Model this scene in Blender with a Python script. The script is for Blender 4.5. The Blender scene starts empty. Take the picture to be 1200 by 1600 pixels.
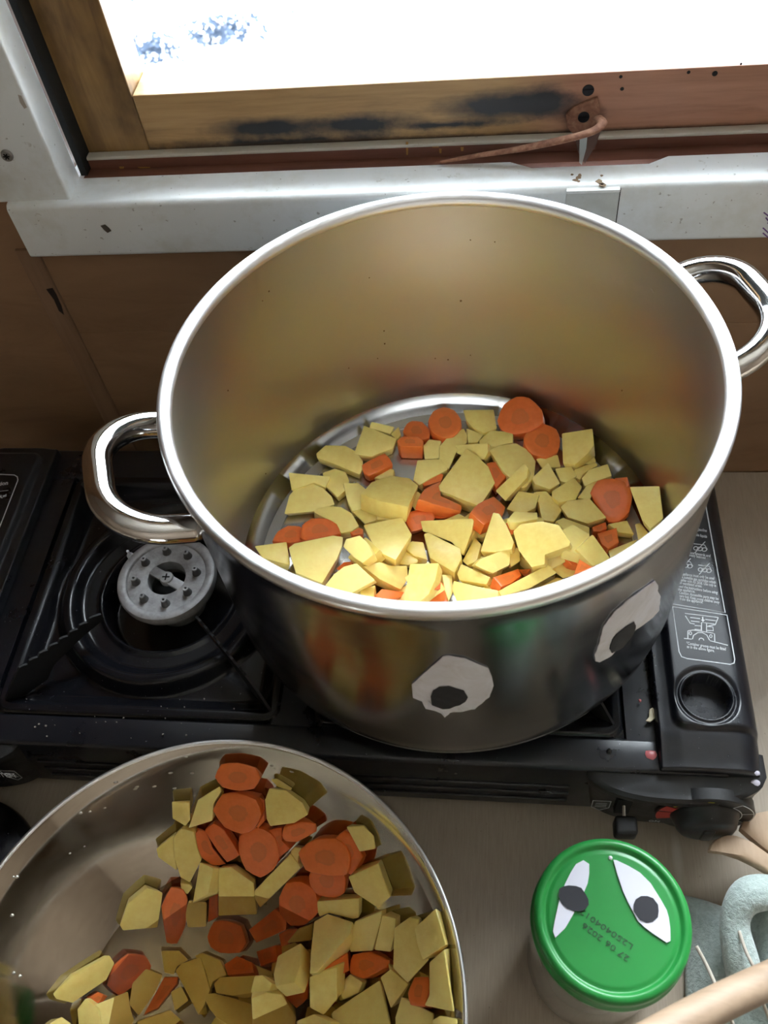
import bpy, bmesh, math, random
from mathutils import Vector, Matrix

# ------------------------------------------------------------------ camera
F = 1364.687
CAM = Vector((0.0283, -0.3308, 0.5149))
_y, _p, _r = -0.208852, 0.935162, -0.157832
_fw = Vector((math.sin(_y)*math.cos(_p), math.cos(_y)*math.cos(_p), -math.sin(_p)))
_rt = Vector((math.cos(_y), -math.sin(_y), 0)); _up = _rt.cross(_fw)
RT = _rt*math.cos(_r) + _up*math.sin(_r); UP = -_rt*math.sin(_r) + _up*math.cos(_r); FW = _fw
cd = bpy.data.cameras.new('camera'); cam = bpy.data.objects.new('camera', cd)
bpy.context.scene.collection.objects.link(cam)
cam.matrix_world = Matrix(((RT.x, UP.x, -FW.x, CAM.x), (RT.y, UP.y, -FW.y, CAM.y), (RT.z, UP.z, -FW.z, CAM.z), (0, 0, 0, 1)))
cd.sensor_fit = 'HORIZONTAL'; cd.sensor_width = 36; cd.lens = F/1200*36
cd.clip_start = 0.01; cd.clip_end = 100
cd.dof.use_dof = True; cd.dof.focus_distance = 0.56; cd.dof.aperture_fstop = cd.lens/2.3
scn = bpy.context.scene; scn.camera = cam

# ------------------------------------------------------------------ daylight
wd = bpy.data.worlds.new('overcast sky'); scn.world = wd; wd.use_nodes = True
bg = wd.node_tree.nodes['Background']; bg.inputs[0].default_value = (0.86, 0.93, 1.0, 1); bg.inputs[1].default_value = 27.0
def portal(name, loc, sx, sy, rot):
    l = bpy.data.lights.new(name, 'AREA'); l.shape = 'RECTANGLE'; l.size = sx; l.size_y = sy; l.cycles.is_portal = True
    o = bpy.data.objects.new(name, l); scn.collection.objects.link(o); o.location = loc; o.rotation_euler = rot
portal('window_portal', (0.5, 0.26, 0.66), 1.42, 0.86, (-math.pi/2, 0, 0))
vs = scn.view_settings; vs.view_transform = 'Standard'; vs.look = 'None'; vs.gamma = 1; vs.use_curve_mapping = False
vs.exposure = 0.1
scn.cycles.use_denoising = True; scn.cycles.max_bounces = 10; scn.cycles.diffuse_bounces = 6; scn.cycles.glossy_bounces = 5
scn.cycles.sample_clamp_indirect = 12; scn.cycles.caustics_reflective = True

# ------------------------------------------------------------------ geometry helpers
COL = scn.collection
def ray(x, y): return (RT*((x-600)/F) - UP*((y-800)/F) + FW).normalized()
def onz(x, y, z=0.0, a=0.0, b=0.0):
    d = ray(x, y); t = (a*CAM.x + b*CAM.y + z - CAM.z)/(d.z - a*d.x - b*d.y); return CAM + d*t
def ony(x, y, Y): d = ray(x, y); return CAM + d*((Y-CAM.y)/d.y)
def oncyl(x, y, R):
    d = ray(x, y); A = d.x*d.x + d.y*d.y; B = CAM.x*d.x + CAM.y*d.y; Cc = CAM.x**2 + CAM.y**2 - R*R
    D = max(0, B*B - A*Cc); return CAM + d*((-B - math.sqrt(D))/A)

def obj(name, bm, mat, parent=None, smooth=False, loc=None):
    me = bpy.data.meshes.new(name)
    if loc is not None: bmesh.ops.translate(bm, vec=-Vector(loc), verts=bm.verts)
    bm.normal_update(); bm.to_mesh(me); bm.free()
    for m in (mat if isinstance(mat, (list, tuple)) else [mat]): me.materials.append(m)
    if smooth:
        me.shade_smooth()
        if smooth != 'all': me.set_sharp_from_angle(angle=math.radians(smooth if smooth > 1 else 35))
    o = bpy.data.objects.new(name, me); COL.objects.link(o)
    if loc is not None: o.location = loc
    if parent is not None:
        o.parent = parent
        pl = Vector((0, 0, 0)); q = parent
        while q is not None: pl += q.location; q = q.parent
        o.location = (Vector(loc) if loc is not None else Vector((0, 0, 0))) - pl
    return o
def tag(o, label=None, cat=None, group=None, kind=None):
    if label: o['label'] = label
    if cat: o['category'] = cat
    if group: o['group'] = group
    if kind: o['kind'] = kind
    return o
def empty(name, loc=(0, 0, 0), **k):
    o = bpy.data.objects.new(name, None); COL.objects.link(o); o.location = loc; o.empty_display_size = .02
    return tag(o, **k)
def box(bm, x0, x1, y0, y1, z0, z1, bev=0, seg=2):
    b = bm if not bev else bmesh.new()
    r = bmesh.ops.create_cube(b, size=1)
    bmesh.ops.scale(b, vec=(x1-x0, y1-y0, z1-z0), verts=r['verts'])
    bmesh.ops.translate(b, vec=((x0+x1)/2, (y0+y1)/2, (z0+z1)/2), verts=r['verts'])
    if bev:
        bmesh.ops.bevel(b, geom=b.edges[:], offset=bev, segments=seg, affect='EDGES', profile=.5)
        merge(bm, b)
def merge(bm, b):
    me = bpy.data.meshes.new('tmp'); b.to_mesh(me); b.free(); bm.from_mesh(me); bpy.data.meshes.remove(me)
def B(): return bmesh.new()
def mkbox(*a, **k): b = B(); box(b, *a, **k); return b
def lathe(bm, prof, seg=96, c=(0, 0), cap0=False, cap1=False):
    rings = []
    for r, z in prof:
        if r < 1e-6: rings.append([bm.verts.new((c[0], c[1], z))]); continue
        rings.append([bm.verts.new((c[0]+r*math.cos(2*math.pi*i/seg), c[1]+r*math.sin(2*math.pi*i/seg), z)) for i in range(seg)])
    for A, Bq in zip(rings, rings[1:]):
        for i in range(seg):
            j = (i+1) % seg
            if len(A) == 1 and len(Bq) == 1: break
            if len(A) == 1: bm.faces.new((A[0], Bq[i], Bq[j]))
            elif len(Bq) == 1: bm.faces.new((A[i], A[j], Bq[0]))
            else: bm.faces.new((A[i], A[j], Bq[j], Bq[i]))
    bmesh.ops.recalc_face_normals(bm, faces=bm.faces[:])
    return bm
def tube(bm, pts, rad, seg=16, sx=1.0, closed_ends=True, upv=Vector((0, 0, 1))):
    pts = [Vector(p) for p in pts]; n = len(pts); rings = []
    for i, p in enumerate(pts):
        t = (pts[min(i+1, n-1)] - pts[max(i-1, 0)]).normalized()
        a = t.cross(upv)
        if a.length < 1e-4: a = t.cross(Vector((0, 1, 0)))
        a.normalize(); b = a.cross(t).normalized()
        r = rad[i] if isinstance(rad, (list, tuple)) else rad
        rings.append([bm.verts.new(p + a*(r*sx*math.cos(2*math.pi*k/seg)) + b*(r*math.sin(2*math.pi*k/seg))) for k in range(seg)])
    for A, Bq in zip(rings, rings[1:]):
        for k in range(seg): bm.faces.new((A[k], A[(k+1) % seg], Bq[(k+1) % seg], Bq[k]))
    if closed_ends: bm.faces.new(rings[0][::-1]); bm.faces.new(rings[-1])
    bmesh.ops.recalc_face_normals(bm, faces=bm.faces[:])
    return bm
def catmull(pts, n=6):
    P = [Vector(p) for p in pts]; P = [P[0]*2-P[1]] + P + [P[-1]*2-P[-2]]; o = []
    for i in range(1, len(P)-2):
        for k in range(n):
            t = k/n; a, b, c, d = P[i-1:i+3]
            o.append(.5*((2*b)+(c-a)*t+(2*a-5*b+4*c-d)*t*t+(-a+3*b-3*c+d)*t**3))
    o.append(P[-2]); return o
def prism(bm, pts, nrm, th, bev=0):
    """polygon pts (3-D, planar) thickened by th against nrm"""
    b = B() if bev else bm
    n = Vector(nrm).normalized()
    top = [b.verts.new(p) for p in pts]; bot = [b.verts.new(Vector(p) - n*th) for p in pts]
    fs = [b.faces.new(top), b.faces.new(bot[::-1])]
    for i in range(len(pts)): fs.append(b.faces.new((top[i], bot[i], bot[(i+1) % len(pts)], top[(i+1) % len(pts)])))
    bmesh.ops.recalc_face_normals(b, faces=fs)
    if bev:
        bmesh.ops.bevel(b, geom=b.edges[:], offset=bev, segments=2, affect='EDGES', profile=.5); merge(bm, b)
    return bm
def ribbon(bm, pts, w, z_up=Vector((0, 0, 1)), th=.00015):
    pts = [Vector(p) for p in pts]; n = len(pts)
    closed = (pts[0]-pts[-1]).length < 1e-6; L = []; R = []
    for i, p in enumerate(pts):
        a = pts[i-1] if i else (pts[-2] if closed else p); c = pts[i+1] if i < n-1 else (pts[1] if closed else p)
        t = (c-a).normalized(); s = t.cross(z_up).normalized()*w/2
        L.append(p-s); R.append(p+s)
    for i in range(n-1): prism(bm, [L[i], R[i], R[i+1], L[i+1]], z_up, th)
    return bm
def heightfield(fn, x0, x1, nx, y0, y1, ny):
    bm = B(); V = [[bm.verts.new((x0+(x1-x0)*i/nx, y0+(y1-y0)*j/ny, 0)) for i in range(nx+1)] for j in range(ny+1)]
    for r in V:
        for v in r: v.co.z = fn(v.co.x, v.co.y)
    for j in range(ny):
        for i in range(nx): bm.faces.new((V[j][i], V[j][i+1], V[j+1][i+1], V[j+1][i]))
    return bm
def ss(a, b, x):
    t = min(1, max(0, (x-a)/(b-a))); return t*t*(3-2*t)
def sdbox(x, y, hx, hy, r):
    qx, qy = abs(x)-hx+r, abs(y)-hy+r
    return math.hypot(max(qx, 0), max(qy, 0)) + min(max(qx, qy), 0) - r
_tc = {}
def text_bm(s, size, fit=None, th=.00008, bold=0):
    cu = bpy.data.curves.new('t', 'FONT'); cu.body = s; cu.size = size; cu.extrude = th; cu.offset = bold; cu.resolution_u = 2
    o = bpy.data.objects.new('t', cu); COL.objects.link(o)
    dg = bpy.context.evaluated_depsgraph_get(); me = bpy.data.meshes.new_from_object(o.evaluated_get(dg))
    bm = B(); bm.from_mesh(me); bpy.data.objects.remove(o); bpy.data.curves.remove(cu); bpy.data.meshes.remove(me)
    if fit:
        w = max(v.co.x for v in bm.verts); bmesh.ops.scale(bm, vec=(fit/w, 1, 1), verts=bm.verts)
    return bm
def place_text(bm, o, ux, n):
    ux = Vector(ux).normalized(); n = Vector(n).normalized(); uy = n.cross(ux)
    M = Matrix(((ux.x, uy.x, n.x, o[0]), (ux.y, uy.y, n.y, o[1]), (ux.z, uy.z, n.z, o[2]), (0, 0, 0, 1)))
    bm.transform(M); return bm

# ------------------------------------------------------------------ materials
def mat(name, col, rough=.5, metal=0, spec=.5, **k):
    m = bpy.data.materials.new(name); m.use_nodes = True; nt = m.node_tree; p = nt.nodes['Principled BSDF']
    p.inputs['Base Color'].default_value = (*col, 1); p.inputs['Roughness'].default_value = rough
    p.inputs['Metallic'].default_value = metal; p.inputs['Specular IOR Level'].default_value = spec
    for a, v in k.items(): p.inputs[a.replace('_', ' ')].default_value = v
    return m
class N:
    def __init__(s, m): s.nt = m.node_tree; s.p = s.nt.nodes['Principled BSDF']
    def new(s, t, **k):
        n = s.nt.nodes.new(t)
        for a, v in k.items():
            if hasattr(n, a) and not a[0].isupper(): setattr(n, a, v)
        return n
    def link(s, a, b): s.nt.links.new(a, b)
    def coord(s, scale=(1, 1, 1), kind='Object', loc=(0, 0, 0)):
        t = s.new('ShaderNodeTexCoord'); mp = s.new('ShaderNodeMapping'); mp.inputs['Scale'].default_value = scale; mp.inputs['Location'].default_value = loc
        s.link(t.outputs[kind], mp.inputs[0]); return mp.outputs[0]
    def noise(s, vec, scale, detail=3, rough=.5, dist=0):
        n = s.new('ShaderNodeTexNoise'); n.inputs['Scale'].default_value = scale; n.inputs['Detail'].default_value = detail
        n.inputs['Roughness'].default_value = rough; n.inputs['Distortion'].default_value = dist; s.link(vec, n.inputs['Vector']); return n.outputs['Fac']
    def ramp(s, fac, stops):
        r = s.new('ShaderNodeValToRGB'); e = r.color_ramp.elements
        while len(e) < len(stops): e.new(.5)
        for q, (pos, c) in zip(e, stops): q.position = pos; q.color = (*c, 1) if len(c) == 3 else c
        s.link(fac, r.inputs[0]); return r.outputs[0]
    def mix(s, fac, a, b, mode='MIX'):
        n = s.new('ShaderNodeMix'); n.data_type = 'RGBA'; n.blend_type = mode
        for sock, v in ((n.inputs[0], fac), (n.inputs[6], a), (n.inputs[7], b)):
            if isinstance(v, (int, float)): sock.default_value = v
            elif isinstance(v, tuple): sock.default_value = (*v, 1)
            else: s.link(v, sock)
        return n.outputs[2]
    def math(s, op, a, b=None):
        n = s.new('ShaderNodeMath'); n.operation = op
        for i, v in enumerate((a, b)):
            if v is None: continue
            if isinstance(v, (int, float)): n.inputs[i].default_value = v
            else: s.link(v, n.inputs[i])
        return n.outputs[0]
    def bump(s, h, strength=.3, dist=.001):
        b = s.new('ShaderNodeBump'); b.inputs['Strength'].default_value = strength; b.inputs['Distance'].default_value = dist
        s.link(h, b.inputs['Height']); s.link(b.outputs[0], s.p.inputs['Normal'])
    def blob(s, c, rad, edge=.5, nz=.35, nsc=60):
        """soft mask around an object-space point with radii rad"""
        v = s.coord(tuple(1/r for r in rad), loc=tuple(-a/r for a, r in zip(c, rad)))
        l = s.new('ShaderNodeVectorMath'); l.operation = 'LENGTH'; s.link(v, l.inputs[0])
        nn = s.noise(s.coord((1, 1, 1.6)), nsc, 5, .65)
        d = s.math('ADD', l.outputs['Value'], s.math('MULTIPLY', s.math('SUBTRACT', nn, .5), nz*4))
        return s.ramp(d, [(max(0, 1-edge), (1, 1, 1)), (1, (0, 0, 0))])

def wood(name, stops, scale=(2, 30, 30), rough=.5, bump=.15, sc=4):
    m = mat(name, stops[0][1], rough); n = N(m); v = n.coord(scale)
    f = n.noise(v, sc, 6, .6, .6); c = n.ramp(f, stops)
    f2 = n.noise(n.coord(tuple(a*.25 for a in scale)), sc, 2); c = n.mix(.5, c, n.ramp(f2, [(.3, (.55, .5, .46)), (.7, (1, 1, 1))]), 'MULTIPLY')
    n.link(c, n.p.inputs['Base Color']); n.bump(f, bump, .0006); m['c'] = 1
    return m
PLY = wood('plywood', [(.2, (.21, .115, .058)), (.5, (.30, .175, .092)), (.8, (.36, .215, .115))], (3, 40, 9), .45, .1)
BATTEN = wood('batten wood', [(.2, (.24, .14, .078)), (.8, (.36, .22, .13))], (40, 40, 3), .45, .1)
m = STILE = wood('varnished pine stile', [(.2, (.11, .06, .028)), (.5, (.27, .165, .065)), (.8, (.37, .24, .10))], (30, 30, 3), .38, .1, 3)
YS = .203
_n = N(STILE); _c = STILE.node_tree.nodes['Principled BSDF'].inputs['Base Color'].links[0].from_socket
_n.link(_n.mix(1.0, _c, _n.ramp(_n.noise(_n.coord((1, 1, .6)), 28, 4, .6), [(.32, (.42, .38, .36)), (.52, (1.0, .96, .9)), (.7, (1.35, 1.3, 1.1))]), 'MULTIPLY'), _n.p.inputs['Base Color'])
def rail_mat():
    m = mat('varnished pine rail', (.4, .25, .1), .42); n = N(m)
    f = n.noise(n.coord((3, 30, 40)), 5, 6, .6, .5)
    yel = n.ramp(f, [(.2, (.26, .15, .06)), (.5, (.42, .26, .11)), (.85, (.52, .35, .16))])
    red = n.ramp(f, [(.2, (.24, .10, .055)), (.5, (.36, .17, .10)), (.85, (.42, .21, .13))])
    sep = n.new('ShaderNodeSeparateXYZ'); n.link(n.coord(), sep.inputs[0])
    c = n.mix(n.ramp(n.math('MULTIPLY', n.math('ADD', sep.outputs[0], .2), 1.0), [(.235, (0, 0, 0)), (.275, (1, 1, 1))]), yel, red)
    def st(c, blobc, rad, k=(.018, .02, .026), **kw): return n.mix(n.blob(blobc, rad, **kw), c, k)
    a = ony(420, 200, YS); b = ony(560, 195, YS); e = ony(790, 165, YS); e2 = ony(850, 160, YS); g = ony(440, 222, YS); h = ony(700, 195, YS)
    c = st(c, a, (.050, 1, .0095), edge=.6, nz=.14); c = st(c, b, (.050, 1, .0100), edge=.7, nz=.2)
    c = st(c, e, (.052, 1, .0125), edge=.6, nz=.16); c = st(c, e2, (.020, 1, .0135), edge=.5, nz=.16); c = st(c, g, (.13, 1, .0065), edge=.8); c = st(c, h, (.06, 1, .0035), edge=.8)
    q = ony(912, 178, YS); c = n.mix(n.blob(q, (.018, 1, .012), edge=.9), c, (.055, .03, .025))
    c = n.mix(n.blob(ony(700, 215, YS), (.4, 1, .003), edge=.9), c, (.07, .045, .03))
    n.link(c, n.p.inputs['Base Color']); n.bump(f, .15, .0006); return m
RAIL = rail_mat()
REDWOOD = wood('dark red timber', [(.2, (.10, .035, .022)), (.6, (.17, .065, .04)), (.9, (.23, .095, .055))], (3, 40, 40), .5, .2)
def paint(name, col, dirt=.5, rough=.42):
    m = mat(name, col, rough); n = N(m)
    s1 = n.noise(n.coord(), 18, 5, .7); s2 = n.noise(n.coord(), 260, 2, .6)
    c = n.mix(n.ramp(s1, [(.5, (0, 0, 0)), (.8, (1, 1, 1))]), col, tuple(a*.8 for a in (col[0], col[1]*.97, col[2]*.88)))
    c = n.mix(n.ramp(s2, [(.70, (0, 0, 0)), (.735, (dirt,)*3)]), c, (.14, .11, .08))
    s3 = n.noise(n.coord(), 55, 4, .8); c = n.mix(n.ramp(s3, [(.66, (0, 0, 0)), (.72, (dirt*.8,)*3)]), c, (.30, .26, .19))
    n.link(c, n.p.inputs['Base Color']); n.bump(n.noise(n.coord(), 120, 4), .25, .0006); return m
WHITE = paint('chipped white gloss paint', (.80, .84, .86), rough=.3)
METALWHITE = paint('painted metal plate', (.60, .63, .62), .3)
def worktop():
    m = mat('beige worktop', (.36, .30, .235), .42); n = N(m)
    f = n.noise(n.coord((30, 2, 1)), 30, 4, .6); c = n.ramp(f, [(.3, (.37, .305, .23)), (.7, (.43, .36, .28))])
    g = n.noise(n.coord(), 420, 2); c = n.mix(n.ramp(g, [(.74, (0, 0, 0)), (.76, (.6, .6, .6))]), c, (.1, .08, .06))
    c = n.mix(n.blob(onz(1058, 1340, -.105), (.004, .022, 1), .7, .1), c, (.5, .46, .40))
    n.link(c, n.p.inputs['Base Color']); return m
WORKTOP = worktop()
def steel(name, r0, r1, scale, col=(.62, .61, .59), aniso=0.0, bump=.04, water=False):
    m = mat(name, col, r0, 1); n = N(m)
    f = n.noise(n.coord(scale), 6, 5, .6); rr = n.ramp(f, [(.3, (r0,)*3), (.75, (r1,)*3)]); n.link(rr, n.p.inputs['Roughness'])
    n.bump(f, bump, .0004); n.p.inputs['Anisotropic'].default_value = aniso
    return m
POTIN = steel('brushed steel inside', .30, .37, (2, 2, 5), (.50, .48, .44), 0, 0)
POTOUT = steel('dulled steel outside', .15, .24, (3, 3, 12), (.33, .33, .34), 0, .004)
POTFLOOR = steel('pot floor steel', .18, .30, (10, 10, 10), (.50, .49, .47))
RIMM = steel('polished rim steel', .30, .42, (8, 8, 8), (.92, .92, .94), 0, .01)
CHROME = steel('polished handle steel', .05, .10, (10, 10, 10), (.72, .71, .70))
BOWLM = steel('mixing bowl steel', .05, .12, (9, 9, 20), (.45, .415, .36), 0, .02)
def enamel(name, col, rough):
    m = mat(name, col, rough); n = N(m)
    f = n.noise(n.coord(), 25, 5, .7); n.link(n.ramp(f, [(.3, (rough*.75,)*3), (.75, (rough*1.5,)*3)]), n.p.inputs['Roughness'])
    g = n.noise(n.coord(), 500, 2); c = n.mix(n.ramp(g, [(.745, (0, 0, 0)), (.77, (1, 1, 1))]), col, (.16, .16, .17)); n.link(c, n.p.inputs['Base Color'])
    n.bump(n.noise(n.coord(), 700, 2), .08, .0003); return m
BLACK = enamel('black enamel', (.006, .0065, .009), .20)
BLACKM = enamel('black satin enamel', (.007, .008, .012), .30); BLACKM.node_tree.nodes['Principled BSDF'].inputs['Specular IOR Level'].default_value = .6
PLAST = enamel('black plastic', (.008, .008, .009), .38)
IRON = mat('sooty iron', (.012, .012, .013), .55, .3)
RUST = mat('rusty iron', (.12, .055, .025), .7)
def cast():
    m = mat('cast grey burner', (.22, .22, .225), .55, .35); n = N(m)
    f = n.noise(n.coord(), 90, 5, .7); n.link(n.ramp(f, [(.3, (.24, .235, .23)), (.55, (.40, .40, .41)), (.8, (.48, .48, .49))]), n.p.inputs['Base Color']); n.bump(f, .2, .0004); return m
CAST = cast()
SOOTY = mat('sooty cast jets', (.10, .10, .10), .7)
PRINT = mat('white print', (.62, .64, .66), .5)
REDP = mat('red print', (.42, .03, .02), .5); YELP = mat('yellow print', (.5, .45, .03), .5)
VOID = mat('black interior', (.003, .003, .003), .8)
LEATHER = wood('worn leather', [(.2, (.15, .06, .035)), (.5, (.28, .13, .08)), (.8, (.42, .24, .15))], (60, 60, 60), .8, .5)
GREEN = mat('green lacquer', (.018, .235, .045), .32)
PAPER = mat('white paper', (.66, .66, .74), .75)
def stained():
    m = mat('stained paper', (.6, .6, .62), .75); n = N(m); f = n.noise(n.coord(), 45, 5, .7, 1)
    n.link(n.ramp(f, [(.35, (.78, .78, .86)), (.6, (.68, .67, .72)), (.74, (.50, .44, .38))]), n.p.inputs['Base Color']); n.bump(f, .4, .0008); return m
PAPERS = stained()
INK = mat('black marker paper', (.018, .018, .024), .7)
CHARRED = mat('charred adhesive brown', (.13, .085, .05), .8)
def veg(name, lo, hi, kind):
    m = mat(name, lo, .34, 0, .45); n = N(m)
    oi = n.new('ShaderNodeObjectInfo'); c = n.mix(oi.outputs['Random'], lo, hi)
    f = n.noise(n.coord(), 170, 4, .6)
    c = n.mix(n.ramp(f, [(.35, (0, 0, 0)), (.75, (.35, .35, .35))]), c, tuple(min(1, a*1.25+.03) for a in hi))
    if kind == 'carrot':
        at = n.new('ShaderNodeAttribute'); at.attribute_name = 'core'
        k = n.ramp(n.math('ADD', at.outputs['Fac'], n.math('MULTIPLY', n.math('SUBTRACT', f, .5), .25)), [(.28, (.75,)*3), (.36, (1, 1, 1)), (.44, (0, 0, 0)), (1, (0, 0, 0))])
        c = n.mix(n.math('MULTIPLY', k, .6), c, (.52, .15, .035))
    if kind == 'potato':
        g = n.noise(n.coord(), 14, 2); c = n.mix(n.ramp(g, [(.66, (0, 0, 0)), (.76, (.35,)*3)]), c, (.58, .36, .13))
    n.link(c, n.p.inputs['Base Color'])
    n.p.inputs['Subsurface Weight'].default_value = .18; n.p.inputs['Subsurface Radius'].default_value = (.006, .004, .0015) if kind == 'potato' else (.006, .002, .0008)
    n.p.inputs['Subsurface Scale'].default_value = 1.0
    h = n.noise(n.coord(), 420, 3, .6); n.bump(h, .25, .0005); return m
POTATO = veg('raw potato', (.80, .59, .150), (.90, .71, .24), 'potato')
CARROT = veg('raw carrot', (.68, .13, .016), (.78, .185, .032), 'carrot')
def glass_mix(name, tint, rough=.02, ior=1.33):
    m = bpy.data.materials.new(name); m.use_nodes = True; nt = m.node_tree; nt.nodes.remove(nt.nodes['Principled BSDF'])
    t = nt.nodes.new('ShaderNodeBsdfTransparent'); t.inputs[0].default_value = (*tint, 1)
    g = nt.nodes.new('ShaderNodeBsdfGlossy'); g.inputs['Roughness'].default_value = rough
    fr = nt.nodes.new('ShaderNodeFresnel'); fr.inputs[0].default_value = ior
    mx = nt.nodes.new('ShaderNodeMixShader'); nt.links.new(fr.outputs[0], mx.inputs[0]); nt.links.new(t.outputs[0], mx.inputs[1]); nt.links.new(g.outputs[0], mx.inputs[2])
    nt.links.new(mx.outputs[0], nt.nodes['Material Output'].inputs[0]); return m
PANE = glass_mix('window glass', (.985, .995, .99), ior=1.2); WATER = glass_mix('starchy water', (.68, .60, .46), .03)
JARG = mat('jar glass with pale filling', (.30, .31, .28), .08, 0, .8)
def fleece():
    m = mat('grey green fleece', (.33, .40, .38), .95); n = N(m); f = n.noise(n.coord(), 320, 4, .7)
    n.link(n.ramp(f, [(.3, (.34, .42, .395)), (.7, (.52, .61, .58))]), n.p.inputs['Base Color']); n.bump(f, .8, .002); n.p.inputs['Sheen Weight'].default_value = .5; return m
FLEECE = fleece()
LIGHTWOOD = wood('pale kitchen wood', [(.2, (.38, .25, .15)), (.8, (.60, .44, .30))], (40, 6, 40), .6, .2)
SPOONW = wood('spoon handle wood', [(.2, (.20, .135, .085)), (.8, (.34, .24, .16))], (6, 40, 40), .6, .2)

# ------------------------------------------------------------------ the room shell
YW = .165; ZC = -.105
def struct(name, bm, m, parent=None, **k): o = obj(name, bm, m, parent, **k); o['kind'] = 'structure'; return o
WX0, WX1, WZ0, WZ1 = -.262, 1.25, .15, 1.12          # opening in the window wall
b = B(); box(b, -1.7, WX0, YW, YW+.08, -1.0, 1.3); box(b, WX1, 1.7, YW, YW+.08, -1.0, 1.3)
box(b, WX0, WX1, YW, YW+.08, -1.0, WZ0); box(b, WX0, WX1, YW, YW+.08, WZ1, 1.3)
wf = struct('wall_front', b, PLY)
ROOM = wood('room panelling', [(.2, (.25, .19, .14)), (.8, (.38, .30, .22))], (3, 3, 30), .6, .1)
CEILM = mat('ceiling paint', (.46, .42, .36), .8)
struct('wall_left', mkbox(-1.78, -1.7, -2.2, .245, -1.0, 1.3), ROOM)
struct('wall_right', mkbox(1.7, 1.78, -2.2, .245, -1.0, 1.3), ROOM)
b = B(); box(b, -1.7, 1.7, -2.28, -2.2, -1, 1.3)
struct('wall_back', b, ROOM)
struct('floor', mkbox(-1.78, 1.78, -2.28, .245, -1.08, -1.0), wood('floorboards', [(.2, (.12, .07, .04)), (.8, (.24, .15, .09))], (3, 30, 3), .5))
struct('ceiling', mkbox(-1.78, 1.78, -2.28, .245, 1.3, 1.36), CEILM)
# batten, panel joint and knot on the plywood
bx0, bx1 = ony(95, 525, YW).x, ony(128, 528, YW).x
obj('batten', mkbox(bx0, bx1, YW-.0022, YW+.001, ZC, .146, bev=.0007), BATTEN, wf)
p0, p1 = ony(178, 527, YW), ony(300, 508, YW)
obj('panel_joint', mkbox(bx1, .5, YW-.0006, YW+.001, ZC, (p0.z+p1.z)/2, bev=.0003), PLY, wf)
k = [ony(x, y, YW-.0024) for x, y in ((72, 452), (82, 450), (88, 460), (96, 478), (100, 492), (92, 486), (84, 468))]
obj('knot', prism(B(), k, (0, -1, 0), .0005), mat('dark knot', (.02, .012, .01), .7), wf)

# ------------------------------------------------------------------ the window
w1 = empty('window_1', (0, .2, .2), kind='structure')
SF, SB, ST, SZ = .155, .1850, .1868, .1440             # sill front / back edge, top, underside
b = B()
x0 = -.3005; nx = [ony(x, y, SB).x for x, y in ((797, 250), (830, 262), (1010, 259), (1045, 240))]
pts = [(x0+.002, SF), (1.3, SF), (1.3, SB), (nx[3], SB), (nx[2], SB-.0075), (nx[1], SB-.0075), (nx[0], SB), (-.2555, SB), (-.2555, YW+.04), (x0, YW+.04)]
prism(b, [Vector((x, y, ST)) for x, y in pts], (0, 0, 1), ST-SZ)
bmesh.ops.bevel(b, geom=[e for e in b.edges if all(v.co.y < SF+1e-5 for v in e.verts) and abs(e.verts[0].co.z-e.verts[1].co.z) < 1e-6], offset=.0042, segments=5, affect='EDGES', profile=.5)
sill = struct('sill', b, WHITE, w1, smooth=30)
for q, poly in enumerate([[(157, 353), (164, 351), (171, 357), (174, 361), (168, 364), (163, 360)]]):
    obj('paint_chip', prism(B(), [ony(x, y, SF-.0003) for x, y in poly], (0, -1, 0), .0006), mat('bare chip', (.10, .085, .07), .8), sill)
P = [ony(x, y, SF-.0008) for x, y in ((885, 300), (969, 296), (966, 378), (884, 384))]
pl = obj('metal_plate', mkbox(P[0].x, P[1].x, SF-.0008, SF+.004, SZ+.001, P[0].z+.0012, bev=.0003), METALWHITE, sill)
obj('plate_gap', mkbox(P[1].x, P[1].x+.0006, SF-.0003, SF+.002, SZ+.001, P[0].z+.0005), VOID, sill)
obj('plate_lip', mkbox(P[0].x, P[1].x, SF-.0020, SF-.0004, P[0].z-.0008, P[0].z+.0012, bev=.0003), WHITE, sill)
b = B(); random.seed(4)
for i in range(9):
    c = onz(915+random.uniform(-22, 32), 281+random.uniform(-9, 9), ST); r = random.uniform(.0008, .0022)
    prism(b, [c+Vector((r*math.cos(a)*random.uniform(.6, 1.3), r*math.sin(a)*random.uniform(.6, 1.3), .0002)) for a in [j*math.pi/4 for j in range(8)]], (0, 0, 1), .0003)
obj('bare_patch', b, mat('exposed brown wood', (.22, .15, .09), .8), sill)['kind'] = 'stuff'
# purple scribble at the right of the sill
b = B()
for i in range(5): ribbon(b, [ony(1194+random.uniform(-2, 6), 332+i*8, SF-.0002), ony(1203, 338+i*8+random.uniform(-5, 5), SF-.0002)], .0008, Vector((0, -1, 0)))
obj('purple_mark', b, mat('purple ink', (.16, .08, .30), .6), sill)
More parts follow.
